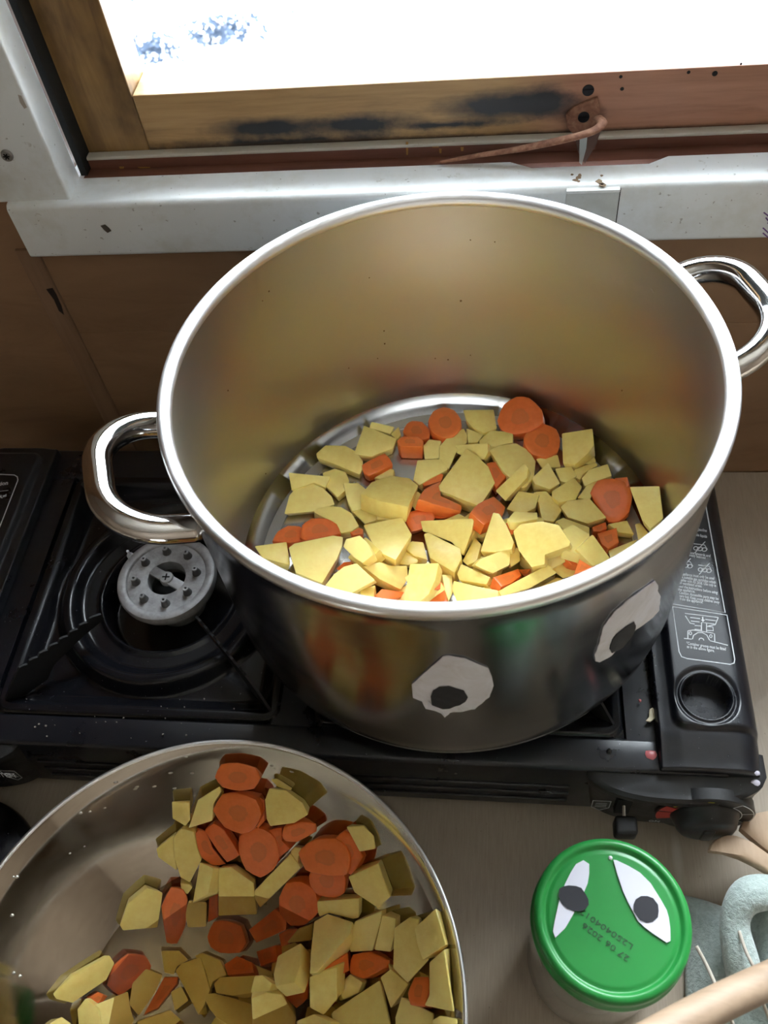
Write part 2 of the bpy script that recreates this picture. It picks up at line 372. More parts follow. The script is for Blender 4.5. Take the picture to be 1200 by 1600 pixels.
# left post (jamb)
px = -.2545
b = B(); box(b, -.36, px, YW-.004, .186, ST-.001, 1.3, bev=.0018, seg=3)
post = struct('jamb_post', b, WHITE, w1, smooth=30)
c = ony(11, 243, YW-.0045); b = B()
tmp = B(); lathe(tmp, [(0, .0004), (.0008, .0004), (.0012, .0012), (.0034, .0014), (.0040, .0004), (.0040, -.001)], 24); tmp.transform(Matrix.Translation(c) @ Matrix.Rotation(math.pi/2, 4, 'X')); merge(b, tmp)
obj('screw', b, mat('dull steel', (.32, .31, .30), .5, .8), post, smooth=30)
tmp = B()
for i in range(3): box(tmp, -.0022, .0022, -.0004, .0004, .0010, .0016); bmesh.ops.rotate(tmp, cent=(0, 0, 0), matrix=Matrix.Rotation(math.pi/3, 3, 'Z'), verts=tmp.verts)
tmp.transform(Matrix.Translation(c) @ Matrix.Rotation(math.pi/2, 4, 'X')); obj('screw_recess', tmp, VOID, post)
obj('paint_flake', prism(B(), [ony(x, y, YW-.0043) for x, y in ((28, 148), (33, 150), (42, 168), (38, 170), (31, 160))], (0, -1, 0), .0004), mat('bare wood chip', (.42, .38, .34), .8), post)
struct('jamb_gap', mkbox(px, -.2500, .188, .240, ST, 1.13), VOID, w1)
# timber strip and painted ledge under the sash
struct('sash_strip', mkbox(-.253, 1.27, .1965, .2420, ST-.01, .1935, bev=.0004), REDWOOD, w1)
struct('sash_strip', mkbox(-.253, 1.27, .1845, .2000, ST-.01, ST-.0012), REDWOOD, w1)
struct('painted_ledge', mkbox(-.253, 1.27, .1958, .2030, .1928, .1952, bev=.0008), paint('cream painted ledge', (.50, .48, .42), .5), w1)
b = B(); random.seed(8)
for xx, yy, w, h in ((636, 232, 4, 20), (680, 228, 14, 5), (688, 236, 4, 7), (722, 233, 5, 6), (950, 250, 18, 2), (1010, 250, 6, 3), (190, 262, 8, 3), (225, 262, 20, 2)):
    P = [ony(xx+dx, yy+dy, .1963) for dx, dy in ((-w/2, -h/2), (w/2, -h/2), (w/2.6, h/2), (-w/3.2, h/2))]; prism(b, P, (0, -1, 0), .0003)
obj('glue_drips', b, mat('amber glue', (.36, .19, .04), .4), w1)['kind'] = 'stuff'
# sash
g0 = ony(205, 150, YS); GX, GZ = g0.x, g0.z
struct('sash_stile', mkbox(-.2562, GX, YS, .236, .1940, 1.13, bev=.0008), STILE, w1)
struct('sash_rail', mkbox(GX+.0004, 1.27, YS, .236, .1940, GZ, bev=.0008), RAIL, w1)
struct('sash_stile', mkbox(1.20, 1.27, YS-.0002, .2362, GZ, 1.13, bev=.0008), STILE, w1)
struct('sash_rail', mkbox(GX, 1.2, YS, .236, 1.08, 1.13, bev=.0008), STILE, w1)
struct('pane', mkbox(GX-.004, 1.204, .220, .223, GZ-.004, 1.084), PANE, w1)
b = B()
for x, y, r in ((1076, 113, .9), (1117, 115, 1.4), (970, 120, .9), (972, 139, 1.0), (1158, 100, .6)):
    c = ony(x, y, YS-.0001); r *= .0012
    prism(b, [c+Vector((r*math.cos(a), 0, r*math.sin(a))) for a in [j*math.pi/5 for j in range(10)]], (0, -1, 0), .0003)
obj('nail_holes', b, VOID, w1)['kind'] = 'stuff'
for x, y in ((919, 141), (912, 183)):
    tmp = B(); lathe(tmp, [(0, .0010), (.0026, .0009), (.0036, .0003), (.0036, -.001)], 20); tmp.transform(Matrix.Translation(ony(x, y, YS-(.0 if y < 160 else .0022))) @ Matrix.Rotation(math.pi/2, 4, 'X'))
    box_c = ony(x, y, YS-(.0012 if y < 160 else .0034)); box(tmp, box_c.x-.0034, box_c.x+.0034, box_c.y-.0004, box_c.y+.0002, box_c.z-.0004, box_c.z+.0004)
    obj('black_screw', tmp, mat('blackened screw', (.02, .022, .028), .45, .6), w1, smooth=30)
# leather strap: patch under the screw, tail curling to the left along the ledge
strap = empty('leather_strap', ony(912, 183, YS), label='frayed brown leather strap screwed to the window sash, its tail trailing left', cat='strap')
obj('patch', prism(B(), [ony(x, y, YS-.0022) for x, y in ((884, 180), (896, 168), (915, 160), (934, 153), (938, 170), (936, 188), (941, 198), (932, 208), (915, 214), (898, 212), (886, 200))], (0, -1, 0), .0022, bev=.0004), LEATHER, strap)
path = catmull([ony(688, 254, .1845), ony(740, 244, .184), ony(810, 233, .182), ony(880, 218, .181), ony(912, 210, .1805), ony(932, 202, .182), ony(941, 192, .186), ony(934, 184, .193)], 6)
b = B(); L = [p + Vector((0, 0, .0016)) for p in path]; n_ = len(path)
tube(b, path, [.0006+.0011*min(1, (i+2)/18) for i in range(n_)], 10, 1.9)
obj('tail', b, LEATHER, strap, smooth='all')
obj('metal_tongue', prism(B(), [ony(x, y, .1825) for x, y in ((906, 213), (918, 210), (916, 232), (909, 258), (905, 254))], (0, -1, 0), .0007), mat('scraped zinc', (.30, .32, .31), .4, .8), strap)
obj('hanging_flap', prism(B(), [ony(x, y, .1842) for x, y in ((898, 214), (940, 200), (932, 225), (914, 256), (904, 240))], (0, -1, 0), .0012), mat('dark leather', (.075, .035, .024), .8), strap)

# ------------------------------------------------------------------ outside
struct('ground', mkbox(-14, 14, .3, 30, -1.9, -1.8), mat('pale gravel ground', (.62, .63, .64), .9))
LEAFM = mat('blue grey leaves', (.026, .036, .055), .9, 0, .1); random.seed(11)
def bush(px, py, r, n, label, flat=.5):
    c = onz(px, py, -1.8); b = B()
    for i in range(n):
        a, e, q = random.uniform(0, 6.283), random.uniform(0, 1.3), r*random.uniform(.3, 1)
        o = c+Vector((q*math.cos(a)*math.cos(e), q*math.sin(a)*math.cos(e)*.5, q*math.sin(e)*flat)); s = r*random.uniform(.04, .09)
        u = Vector([random.uniform(-1, 1) for _ in range(3)]).normalized(); v = u.orthogonal().normalized()
        vs_ = [b.verts.new(o+u*s), b.verts.new(o+v*s*.5), b.verts.new(o-u*s), b.verts.new(o-v*s*.5)]; b.faces.new(vs_)
    o = empty('low_bush', c, label=label, cat='bush')
    f = obj('leaves', b, LEAFM, o); f['kind'] = 'stuff'
    obj('stem', tube(B(), [c+Vector((0, 0, -.02)), c+Vector((r*.1, 0, r*.2)), c+Vector((-r*.1, 0, r*.35))], [.02*r, .015*r, .008*r], 6), mat('twig', (.12, .1, .09), .8), o)
bush(232, 92, .28, 420, 'sprawling blue-grey bush outside, lowest and leftmost through the glass')
bush(352, 62, .30, 420, 'long low blue-grey bush outside, right of the lowest one')
bush(296, 36, .10, 40, 'thin pale bush outside, between the two fuller ones')
bush(202, -2, .26, 260, 'dark bush outside, cut by the top edge of the photo')
bush(440, 25, .22, 50, 'sparse twiggy bush outside, farthest right through the glass')

# ------------------------------------------------------------------ worktop
wt = tag(obj('worktop', mkbox(-1.2, 1.4, -.52, YW-.0002, ZC-.03, ZC, bev=.002), WORKTOP), 'beige laminate worktop carrying the stove, bowl and jar', 'worktop')
wt2 = tag(obj('cabinet', mkbox(-1.19, 1.39, -.48, YW-.006, -.998, ZC-.03), ROOM), 'brown base cabinet under the beige worktop', 'cabinet')

# ------------------------------------------------------------------ double gas stove
MX = -.1
XL, XR, YF, YB = -.394, .194, -.1365, .118
stove = empty('gas_stove', (MX, 0, ZC), label='black double-burner portable gas stove beneath the stockpot', cat='stove')
b = B(); ZT = -.0235
box(b, XL+.004, XR-.004, YF+.003, YB-.003, ZC+.006, -.075)                       # pan
box(b, XL+.02, XR-.02, YF, YF+.022, -.097, ZT, bev=.003, seg=3)                  # front wall
box(b, XL+.002, XR-.002, .088, YB, -.097, ZT+.002, bev=.003, seg=3)              # back wall
for x0, x1 in ((XL+.004, -.3135), (-.1145, -.0855), (.1135, XR-.004)): box(b, x0, x1, YF+.002, YB-.004, -.08, ZT-.0004)
body = obj('body', b, BLACKM, stove, smooth=30)
for z in (-.055, -.068, -.081):
    obj('front_rib', mkbox(-.285, .08, YF-.0016, YF+.002, z-.0016, z+.0016, bev=.0007), BLACKM, body)
for x in (-.36, .16):
    for y in (-.11, .09):
        q = B(); lathe(q, [(0, ZC), (.011, ZC), (.012, ZC+.009), (0, ZC+.009)], 16, (x, y)); obj('foot', q, PLAST, stove)
def tray(cx):
    cy, hx, hy = -.013, .1, .1025
    def fn(x, y):
        dx, dy = x-cx, y-cy; d = sdbox(dx, dy, hx, hy, .01); z = -.0215
        if d > -.0008: z -= .004
        z -= .0115*ss(-.006, -.019, d) + .003*ss(-.03, -.06, d)
        r = math.hypot(dx, dy-.001)
        ring = ss(.086, .0765, r)*.0115 ; z += ring
        if r < .0735: z += -.0075*ss(.0735, .064, r)
        if r < .0545: z += .0022*ss(.0545, .0525, r)
        if r < .0505: z -= .022*ss(.0505, .0475, r)
        return z
    n = 150; return heightfield(fn, cx-.1, cx+.1, n, cy-.1025, cy+.1025, n)
CXS = (-.210, .012)
for cx in CXS:
    t = obj('drip_tray', tray(cx), BLACK, stove, smooth='all')
    # burner
    bc = (cx+.0015, -.0105)
    bn = empty('burner', (0, 0, 0)); bn.parent = stove; bn.location = Vector((bc[0], bc[1], -.03))-stove.location
    q = B(); lathe(q, [(0, -.052), (.020, -.052), (.024, -.040), (.030, -.030), (.0345, -.0235), (.0345, -.0205), (.0355, -.0190), (.0365, -.0185), (.0368, -.0150), (.0360, -.0128), (.0345, -.0120), (.0305, -.0122), (.0296, -.0130), (.0292, -.0142), (.0150, -.0142), (.0142, -.0146), (.0138, -.024)], 72, bc)
    obj('burner_cap', q, CAST, bn, smooth=40)
    q = B(); lathe(q, [(0, -.0300), (.0145, -.0300), (.0145, -.032)], 40, bc); obj('burner_throat', q, VOID, bn)
    q = B(); box(q, -.0148, .0148, -.0038, .0038, -.0168, -.0143, bev=.0005); lathe(q, [(0, -.0130), (.0046, -.0132), (.0052, -.0143), (.0052, -.018)], 24)
    bmesh.ops.rotate(q, cent=(0, 0, 0), matrix=Matrix.Rotation(math.radians(-28), 3, 'Z'), verts=q.verts); bmesh.ops.translate(q, vec=(*bc, 0), verts=q.verts)
    obj('bridge', q, CAST, bn, smooth=30)
    q = B(); box(q, bc[0]-.0028, bc[0]+.0028, bc[1]-.0005, bc[1]+.0005, -.0134, -.0127); box(q, bc[0]-.0005, bc[0]+.0005, bc[1]-.0028, bc[1]+.0028, -.0134, -.0127); obj('screw_cross', q, IRON, bn)
    for i in range(8):
        a = math.radians(12+45*i); p = (bc[0]+.0225*math.cos(a), bc[1]+.0225*math.sin(a)); q = B()
        lathe(q, [(.0034, -.0143), (.0025, -.0110), (.0021, -.0086), (.0010, -.0086), (.0010, -.0105), (0, -.0105)], 14, p); jet = obj('gas_jet', q, SOOTY, bn, smooth=40)
        q = B(); lathe(q, [(.0022, -.0087), (.0020, -.0077), (.0010, -.0077), (.0009, -.0090)], 14, p); obj('jet_tip', q, CAST, jet, smooth=40)
    q = B(); lathe(q, [(.0025, -.03), (.0025, -.017), (.001, -.016), (.001, -.0115), (0, -.0115)], 10, (bc[0]-.0345, bc[1]+.021)); obj('electrode', q, PRINT, bn)
    # four toothed pan supports running in from the tray corners
    for sx in (-1, 1):
        for sy in (-1, 1):
            if cx > -.1 and sy > 0 and False: continue
            u = Vector((sx, sy, 0)).normalized(); v = Vector((-u.y, u.x, 0)); o = Vector((cx, -.013, 0)); top = -.0002
            prof = []; r0, r1 = .049, .134
            n = 24
            for i in range(n+1):
                r = r0+(r1-.022-r0)*i/n; z = top - (.0022 if i % 3 == 1 else .0006 if i % 3 == 2 else 0) - (.0035 if i == 0 else 0); prof.append((r, z))
            prof += [(r1-.012, top-.009), (r1, -.0225), (r1-.006, -.030), (r1-.030, -.030), (r1-.040, -.020), (r0+.02, -.013), (r0, -.010)]
            if cx < -.1 and sx < 0 and sy < 0: prof = [(r, z) for r, z in prof]
            prism(bq := B(), [o+u*r+v*.0008+Vector((0, 0, z)) for r, z in prof], v, .0016)
            s_ = obj('pan_support', bq, IRON, stove)
        # rust on the near right support
    if cx < -.1:
        u = Vector((1, -1, 0)).normalized(); v = Vector((-u.y, u.x, 0)); o = Vector((cx, -.013, 0))
        for r, w, h in ((.053, .006, .0015), (.069, .006, .001)):
            prism(bq := B(), [o+u*(r+a)+v*.001+Vector((0, 0, zz)) for a, zz in ((0, -.003), (w, -.003), (w, -.003-h*3), (0, -.003-h*3))], v, .002); obj('rust_patch', bq, RUST, stove)

def cover_fn(sgn, hole=True):
    def fn(x, y):
        X = (x-MX)*sgn + MX      # as if on the right
        z = -.0130
        d = sdbox(X-(.1417+.200)/2, y-(-.111+.105)/2, (.200-.1417)/2, .108, .008); z += .0034*ss(.0022, -.0022, d)
        z -= .0045*ss(-.112, -.134, y) - 0
        z -= .0016*ss(.146, .1345, X)
        if X > .178: t = min(1, (X-.178)/.016); z -= .020*(1-math.sqrt(max(0, 1-t*t)))
        if X < .1325: z -= .008*ss(.1325, .131, X)
        if y < -.1345: z -= .03*ss(-.1345, -.1375, y)
        if y > .112: z -= .03*ss(.112, .118, y)
        r = math.hypot(X-.1625, y+.0905)
        z -= .0022*ss(.0205, .0172, r); z += .0016*math.exp(-((r-.0160)/.0010)**2)
        if r < .0146: z = -.045
        return z
    return fn
covs = []
for sgn, x0, x1 in ((1, .131, .1945), (-1, MX-.2945, MX-.231)):
    covs.append(obj('side_cover', heightfield(cover_fn(sgn), x0, x1, 110, -.1380, .1185, 300), BLACKM, stove, smooth='all'))
    q = B(); xo = .1945 if sgn > 0 else MX-.2945
    box(q, xo-.003 if sgn > 0 else xo, xo if sgn > 0 else xo+.003, -.134, .114, -.095, -.033, bev=.001); obj('side_panel', q, BLACKM, stove)
q = B(); 
for i, (x, y) in enumerate(((.152, -.092), (.158, -.094), (.166, -.093))): lathe(q, [(0, -.034), (.0022, -.035), (.0022, -.044)], 12, (x, y))
box(q, .149, .172, -.0955, -.0915, -.044, -.039, bev=.0008)
obj('valve', q, mat('brass valve', (.45, .38, .25), .25, .9), stove, smooth=30)

# control panels at the two front corners
def control(sgn):
    def X(x): return (x-MX)*sgn + MX
    b = B(); layers = []
    for z, dep, shr in ((-.0265, .0165, .004), (-.0285, .0185, .0), (-.034, .0185, .0), (-.040, .0150, .002), (-.086, .0130, .008), (-.093, .006, .016)):
        row = []
        for i in range(33):
            t = i/32; x = .0865+shr+(.1955-.0865-2*shr)*t; s = abs(2*t-1); y = YF+.002-dep*(1-s**2.6)**.6 if s < 1 else YF+.002
            row.append(b.verts.new((X(x), y, z)))
        row += [b.verts.new((X(.1955-shr), YF+.016, z)), b.verts.new((X(.0865+shr), YF+.016, z))]; layers.append(row)
    for A, C_ in zip(layers, layers[1:]):
        for i in range(len(A)): j = (i+1) % len(A); b.faces.new((A[i], A[j], C_[j], C_[i]))
    b.faces.new(layers[0]); b.faces.new(layers[-1][::-1]); bmesh.ops.recalc_face_normals(b, faces=b.faces[:])
    pan = obj('control_panel', b, PLAST, stove, smooth=40)
    def disc(prof, x, y, z, m, nm, par, seg=48, sm=35):
        q = B(); lathe(q, prof, seg); q.transform(Matrix.Translation((X(x), y, z)) @ Matrix.Rotation(math.pi/2, 4, 'X')); return obj(nm, q, m, par, smooth=sm)
    yf = YF-.0135; zc = -.0535
    disc([(0, .0015), (.0290, .0015), (.0298, .0008), (.0298, -.006), (0, -.006)], .1618, yf, zc, PLAST, 'dial_plate', pan)
    kn = disc([(0, .0135), (.011, .0133), (.0155, .0120), (.0178, .0095), (.0190, .006), (.0202, .003), (.0208, .002), (.0208, .0015)], .1618, yf, zc, PLAST, 'knob', pan, 40)
    q = B(); box(q, X(.1618)-.0035, X(.1618)+.0035, yf-.0148, yf-.010, zc-.0090, zc+.0090, bev=.0015); obj('grip', q, PLAST, kn, smooth=30)
    def arc(r, a0, a1, w, m, nm):
        P = [Vector((X(.1618+r*math.cos(math.radians(a))), yf-.0017, zc+r*math.sin(math.radians(a)))) for a in [a0+(a1-a0)*i/14 for i in range(15)]]
        obj(nm, ribbon(B(), P, w, Vector((0, -1, 0))), m, pan)
    arc(.0250, 172, 200, .0085, REDP, 'red_mark'); arc(.0250, 150, 168, .0085, REDP, 'red_mark'); arc(.0250, 88, 146, .0018, YELP, 'yellow_mark')
    for r in (.0218, .0288): arc(r, -20, 52, .0005, PRINT, 'dial_line')
    for a in (-20, 16, 52):
        ca, sa = math.cos(math.radians(a)), math.sin(math.radians(a)); obj('dial_line', ribbon(B(), [Vector((X(.1618+r*ca), yf-.0017, zc+r*sa)) for r in (.0218, .0288)], .0005, Vector((0, -1, 0))), PRINT, pan)
    # lever with block grip
    lx = .112; q = B(); box(q, X(lx)-.0045, X(lx)+.0045, yf-.0002, yf+.004, -.062, -.036); obj('lever_slot', q, VOID, pan)
    q = B(); tube(q, [(X(lx), yf+.002, -.046), (X(lx), yf-.008, -.050), (X(lx), yf-.0095, -.050)], .0012, 8, .8); lv = obj('lever', q, mat('lever steel', (.5, .5, .48), .3, 1), pan)
    q = B(); box(q, X(lx)-.0068, X(lx)+.0068, yf-.0185, yf-.0075, -.056, -.041, bev=.0022, seg=3); obj('lever_grip', q, PLAST, lv, smooth=30)
    # little shield print and wording
    sx = .0985; P = [Vector((X(sx)+a*.0055, yf-.0004+.0008, -.053+c*.009)) for a, c in ((-1, 1), (1, 1), (1, -.4), (0, -1), (-1, -.4), (-1, 1))]
    yv = yf+.0012
    obj('shield_print', ribbon(B(), [Vector((p.x, yv, p.z)) for p in P], .0005, Vector((0, -1, 0))), PRINT, pan)
    for i in range(3): obj('shield_line', ribbon(B(), [Vector((X(sx)-.0035, yv, -.049-i*.003)), Vector((X(sx)+.0035, yv, -.049-i*.003))], .0005, Vector((0, -1, 0))), PRINT, pan)
    return pan, yf, X
panR, yfR, _ = control(1); panL, yfL, XLf = control(-1)
t = text_bm('ON', .0045); place_text(t, (.1300, yfR-.0018, -.0705), (1, 0, 0), (0, -1, 0)); obj('on_print', t, PRINT, panR)
p0, p1 = onz(0, 1196, -.03), onz(34, 1216, -.045)
t = text_bm('SYSTEM', .0075, .020); place_text(t, (p1.x-.0215, YF-.0175, -.0405), (1, 0, 0), (0, -1, .15)); obj('panel_print', t, PRINT, panL)

# printed label on the right cover
ZL = -.0095
cvR, cvL = covs
def L(pts, w=.0006, nm='label_line', par=cvR): return obj(nm, ribbon(B(), [onz(x, y, ZL) for x, y in pts], w), PRINT, par)
def crop(pts): return [(1000+x/4.211, 760+y/4.211) for x, y in pts]
L([(1094, 748), (1101, 780), (1133, 957), (1047, 943), (1040, 912), (1022, 820)], .0007, 'label_frame')
L([(1051, 948), (1136, 961), (1148, 1030), (1147, 1036), (1141, 1038), (1074, 1029), (1065, 1026), (1061, 1018), (1051, 948)], .0007, 'label_frame')
for pl_ in ([(295, 835), (515, 862)], [(298, 850), (330, 900), (360, 905)], [(515, 862), (495, 910), (450, 918)], [(330, 862), (395, 870)], [(335, 885), (392, 892)], [(430, 875), (500, 884)], [(425, 897), (490, 905)],
            [(405, 895), (405, 955), (438, 958), (438, 897), (405, 895)], [(360, 915), (402, 918), (402, 945), (360, 940)], [(440, 920), (480, 925), (482, 950), (440, 947)],
            [(315, 950), (315, 1000)], [(315, 950), (350, 945), (480, 965), (490, 970), (492, 1018)], [(290, 1000), (340, 1005)], [(460, 1015), (578, 1045)],
            [(345, 1005), (352, 980), (380, 962), (410, 962), (440, 978), (458, 1012)], [(388, 1012), (392, 1000), (405, 998), (418, 1005), (420, 1014)]):
    L(crop(pl_), .0006, 'figure_line')
def ell(cx, cy, rx, ry, n=14): return crop([(cx+rx*math.cos(i*2*math.pi/n), cy+ry*math.sin(i*2*math.pi/n)) for i in range(n+1)])
L(ell(332, 966, 8, 10), .0005, 'figure_line'); L(ell(466, 985, 8, 10), .0005, 'figure_line')
L(crop([(412, 858), (414, 885)]), .0009, 'figure_line'); L(crop([(404, 876), (414, 890), (424, 877)]), .0006, 'figure_line')
for cx, cy in ((395, 405), (300, 515), (425, 545), (275, 385)):
    for a, c_, rx, ry in ((-28, 2, 14, 12), (0, 6, 18, 12), (28, 10, 16, 12)): L(ell(cx+a, cy+c_, rx, ry, 9), .0006, 'icon_line')
    L(crop([(cx-42, cy-28), (cx+30, cy-20), (cx+48, cy+10)]), .0006, 'icon_line')
    L(crop([(cx-36, cy+34), (cx+34, cy-42)]), .0006, 'icon_slash')
def TL(s, a, e, size, par=cvR, bold=.0):
    p, q = onz(*a, ZL), onz(*e, ZL); t = text_bm(s, size, (q-p).length, bold=bold); place_text(t, p, q-p, (0, 0, 1)); obj('label_text', t, PRINT, par)
lines = [('This appliance must only be used', 236, 577, 488, 614), ('with a suitable gas cartridge which', 238, 598, 498, 640), ('complies with AS 2658. Use only in', 241, 618, 500, 662), ('well ventilated areas.', 243, 640, 408, 665),
         ('Read the instructions before using', 246, 662, 510, 708), ('the appliance.', 249, 684, 362, 700), ('Caution: Accessible parts may be', 256, 706, 516, 748), ('very hot. Keep young children away', 259, 727, 523, 772), ('from the appliance.', 261, 748, 414, 770),
         ('*Container groove must be fitted', 305, 1040, 565, 1080), ('as in the above figure.', 308, 1062, 490, 1090),
         ('pan to face upwards and', 268, 432, 462, 466), ('container evenly balanced', 250, 446, 430, 478), ('flammable liquids', 316, 316, 440, 338), ('use pan', 342, 218, 400, 230)]
for s, x0, y0, x1, y1 in lines:
    a, e = crop([(x0, y0), (x1, y1)]); TL(s, a, e, .0031, bold=.00006)
a, e = crop([(326, 285), (378, 294)]); TL('UX', a, e, .0055, bold=.0001); a, e = crop([(378, 290), (438, 300)]); TL('gasoline', a, e, .0036)
a, e = crop([(352, 190), (380, 196)]); TL('5', a, e, .0045)
# the label on the left cover
L([(-30, 740), (22, 742), (27, 745), (28, 750), (0, 822), (-6, 836)], .0006, 'label_frame', cvL)
TL('Caution', (-18, 761), (12, 757), .0055, cvL, .0001)
L([(-20, 770), (13, 766)], .0004, 'label_line', cvL); TL('use', (-10, 778), (10, 776), .004, cvL)
L([(-4, 772), (3, 778), (10, 772)], .0006, 'icon_line', cvL)
# bits spilled on the stove
def blobthing(name, px, py, z, r, m, label, cat, h=.0008, el=1.0, n=10, seed=1, group=None):
    random.seed(seed); c = onz(px, py, z); b = B(); R_ = [r*random.uniform(.75, 1.2) for _ in range(n)]
    top = [b.verts.new((c.x+.6*q*math.cos(i*6.283/n), c.y+.6*q*el*math.sin(i*6.283/n), z+h)) for i, q in enumerate(R_)]
    bot = [b.verts.new((c.x+q*math.cos(i*6.283/n), c.y+q*el*math.sin(i*6.283/n), z)) for i, q in enumerate(R_)]
    b.faces.new(top); b.faces.new(bot[::-1])
    for i in range(n): b.faces.new((top[i], bot[i], bot[(i+1) % n], top[(i+1) % n]))
    bmesh.ops.recalc_face_normals(b, faces=b.faces[:])
    return tag(obj(name, b, m, smooth=60, loc=c), label, cat, group)
PINK = mat('pink splash', (.50, .13, .14), .3); CREAM = mat('cream flake', (.66, .60, .44), .7); PALE = mat('pale lilac residue', (.45, .42, .48), .7)
blobthing('juice_drop', 1017, 1179, -.0232, .0032, PINK, 'larger pink juice drop near the front right of the stove', 'drop', seed=2, el=1.1)
blobthing('juice_drop', 1000, 1095, -.0215, .0012, PINK, 'tiny pink juice drop on the stove beside the stockpot', 'drop', seed=3)
blobthing('water_drop', 952, 1173, -.0234, .0021, mat('dark wet drop', (.004, .004, .005), .05), 'dark shiny water drop on the black stove rim', 'drop', .0012, seed=4)
blobthing('dried_residue', 1181, 1223, -.0262, .0026, PALE, 'pale dried splash on the control panel lip', 'splash', .0005, .7, seed=5)
blobthing('dried_residue', 1183, 1208, -.0195, .0016, PALE, 'small pale dried splash on the side cover corner', 'splash', .0005, seed=6)
q = [onz(x, y, -.0205) for x, y in ((1009, 1126), (1014, 1120), (1015, 1108), (1020, 1105), (1025, 1112), (1024, 1122), (1016, 1128))]
tag(obj('vegetable_flake', prism(B(), q, (0, 0, 1), .0012, bev=.0003), CREAM, loc=q[0]), 'cream-coloured torn flake lying by the side cover seam', 'flake')
GST = mat('pale green stem', (.30, .42, .24), .5)
q = [onz(x, y, -.026) for x, y in ((66, 1025), (68, 1040), (66, 1058))]
tag(obj('herb_stem', tube(B(), q, [.0008, .0010, .0007], 8), GST, loc=q[1]), 'short pale green stem under the left pan support', 'stem')
q = [onz(x, y, -.030) for x, y in ((180, 1036), (171, 1048), (162, 1057))]
tag(obj('herb_stem', tube(B(), q, [.0004, .0006, .0003], 6), mat('dull green stem', (.12, .14, .07), .6), loc=q[1]), 'thin dull green sprig in front of the left burner', 'stem')
random.seed(21); CR = mat('pale crumb', (.30, .27, .23), .8)
b = B()
for i in range(26):
    px, py = random.choice(((random.uniform(0, 430), random.uniform(1085, 1155)), (random.uniform(130, 300), random.uniform(1090, 1130))))
    c = onz(px, py, -.0215); s = random.uniform(.0002, .0005); box(b, c.x-s, c.x+s, c.y-s, c.y+s, -.0228, -.0218)
tag(obj('crumbs', b, CR), 'fine pale crumbs scattered along the front of the stove', 'crumbs', kind='stuff')

# ------------------------------------------------------------------ stockpot
pot = empty('stockpot', (0, 0, 0), label='large two-handled stainless steel stockpot with paper eyes standing on the right burner', cat='pot')
RO, RI, ZR = .1478, .1446, .1914
prof = [(0, .0), (.118, .0), (.128, .0012), (.1365, .0055), (.1430, .0135), (.1466, .024), (RO, .036), (RO, .170), (.1482, .1800), (.1496, .1845)]
q = B(); lathe(q, prof, 160); obj('outer_wall', q, POTOUT, pot, smooth='all')
prof = [(.1496, .1845), (.1502, .1872), (.1502, .1896), (.1495, .1910), (.1484, .1916), (.1466, .1916), (.1448, .1911), (.1435, .1900), (.1428, .1882), (.1429, .1862), (.1436, .1845)]
q = B(); lathe(q, prof, 160); obj('rim', q, RIMM, pot, smooth='all')
prof = [(.1436, .1845), (RI-.0004, .176), (RI, .16), (RI, .022), (.1436, .0130), (.1405, .0070), (.1360, .0045), (.1260, .0040)]
q = B(); lathe(q, prof, 160); obj('inner_wall', q, POTIN, pot, smooth='all')
q = B(); lathe(q, [(.1260, .0040), (.1240, .0040), (.1235, .0035), (.06, .0035), (0, .0035)], 120); obj('pot_floor', q, POTFLOOR, pot, smooth='all')
TH, HH, ZH, LH, TI, RC = .36893, .0376, .1613, .1857, .3412, .0291
for side in (0, math.pi):
    th = TH+side; u = Vector((math.cos(th), math.sin(th), 0)); v = Vector((-u.y, u.x, 0)); r0 = math.sqrt(RO*RO-HH*HH)-.0004; pts = []
    def add(a, c): pts.append(u*a + v*c + Vector((0, 0, ZH+(a-r0)*math.tan(TI))))
    rc = RC
    for i in range(4): add(r0+(LH-rc-r0)*i/4, -HH)
    for i in range(11): t = i/10*math.pi/2; add(LH-rc+rc*math.sin(t), -HH+rc-rc*math.cos(t))
    for i in range(11): t = i/10*math.pi/2; add(LH-rc+rc*math.cos(t), HH-rc+rc*math.sin(t))
    for i in range(1, 5): add(LH-rc-(LH-rc-r0)*i/4, HH)
    q = B(); tube(q, pts, .0077, 24, 1.0); obj('handle', q, CHROME, pot, smooth='all')
# paper eyes, wrapped on the wall
def on_wall(poly, R_, m, nm, par, th=.0003):
    P = [oncyl(x, y, R_) for x, y in poly]; b = B(); vs_ = [b.verts.new((math.atan2(p.y, p.x)*R_, p.z, 0)) for p in P]
    b.faces.new(vs_); bmesh.ops.triangulate(b, faces=b.faces[:])
    for _ in range(2): bmesh.ops.subdivide_edges(b, edges=b.edges[:], cuts=1, use_grid_fill=True); bmesh.ops.triangulate(b, faces=[f for f in b.faces if len(f.verts) > 3])
    random.seed(3)
    inner = b.verts[:]
    for v in inner:
        a, z = v.co.x/R_, v.co.y; rr = R_+.00015*math.sin(z*700+a*90)
        v.co = Vector((rr*math.cos(a), rr*math.sin(a), z))
    bmesh.ops.recalc_face_normals(b, faces=b.faces[:])
    if b.faces[:][0].normal.dot(Vector((b.faces[:][0].calc_center_median().x, b.faces[:][0].calc_center_median().y, 0))) < 0: bmesh.ops.reverse_faces(b, faces=b.faces[:])
    bmesh.ops.solidify(b, geom=b.faces[:], thickness=th)
    return obj(nm, b, m, par, smooth=40)
def c3(pts): return [(600+x/2.609, 880+y/2.609) for x, y in pts]
e1 = on_wall(c3([(113, 495), (178, 436), (240, 382), (262, 378), (330, 388), (425, 430), (440, 465), (447, 500), (430, 545), (370, 595), (320, 605), (270, 610), (248, 630), (225, 605), (170, 595), (155, 565), (118, 550)]), RO+.0006, PAPERS, 'paper_eye', pot)
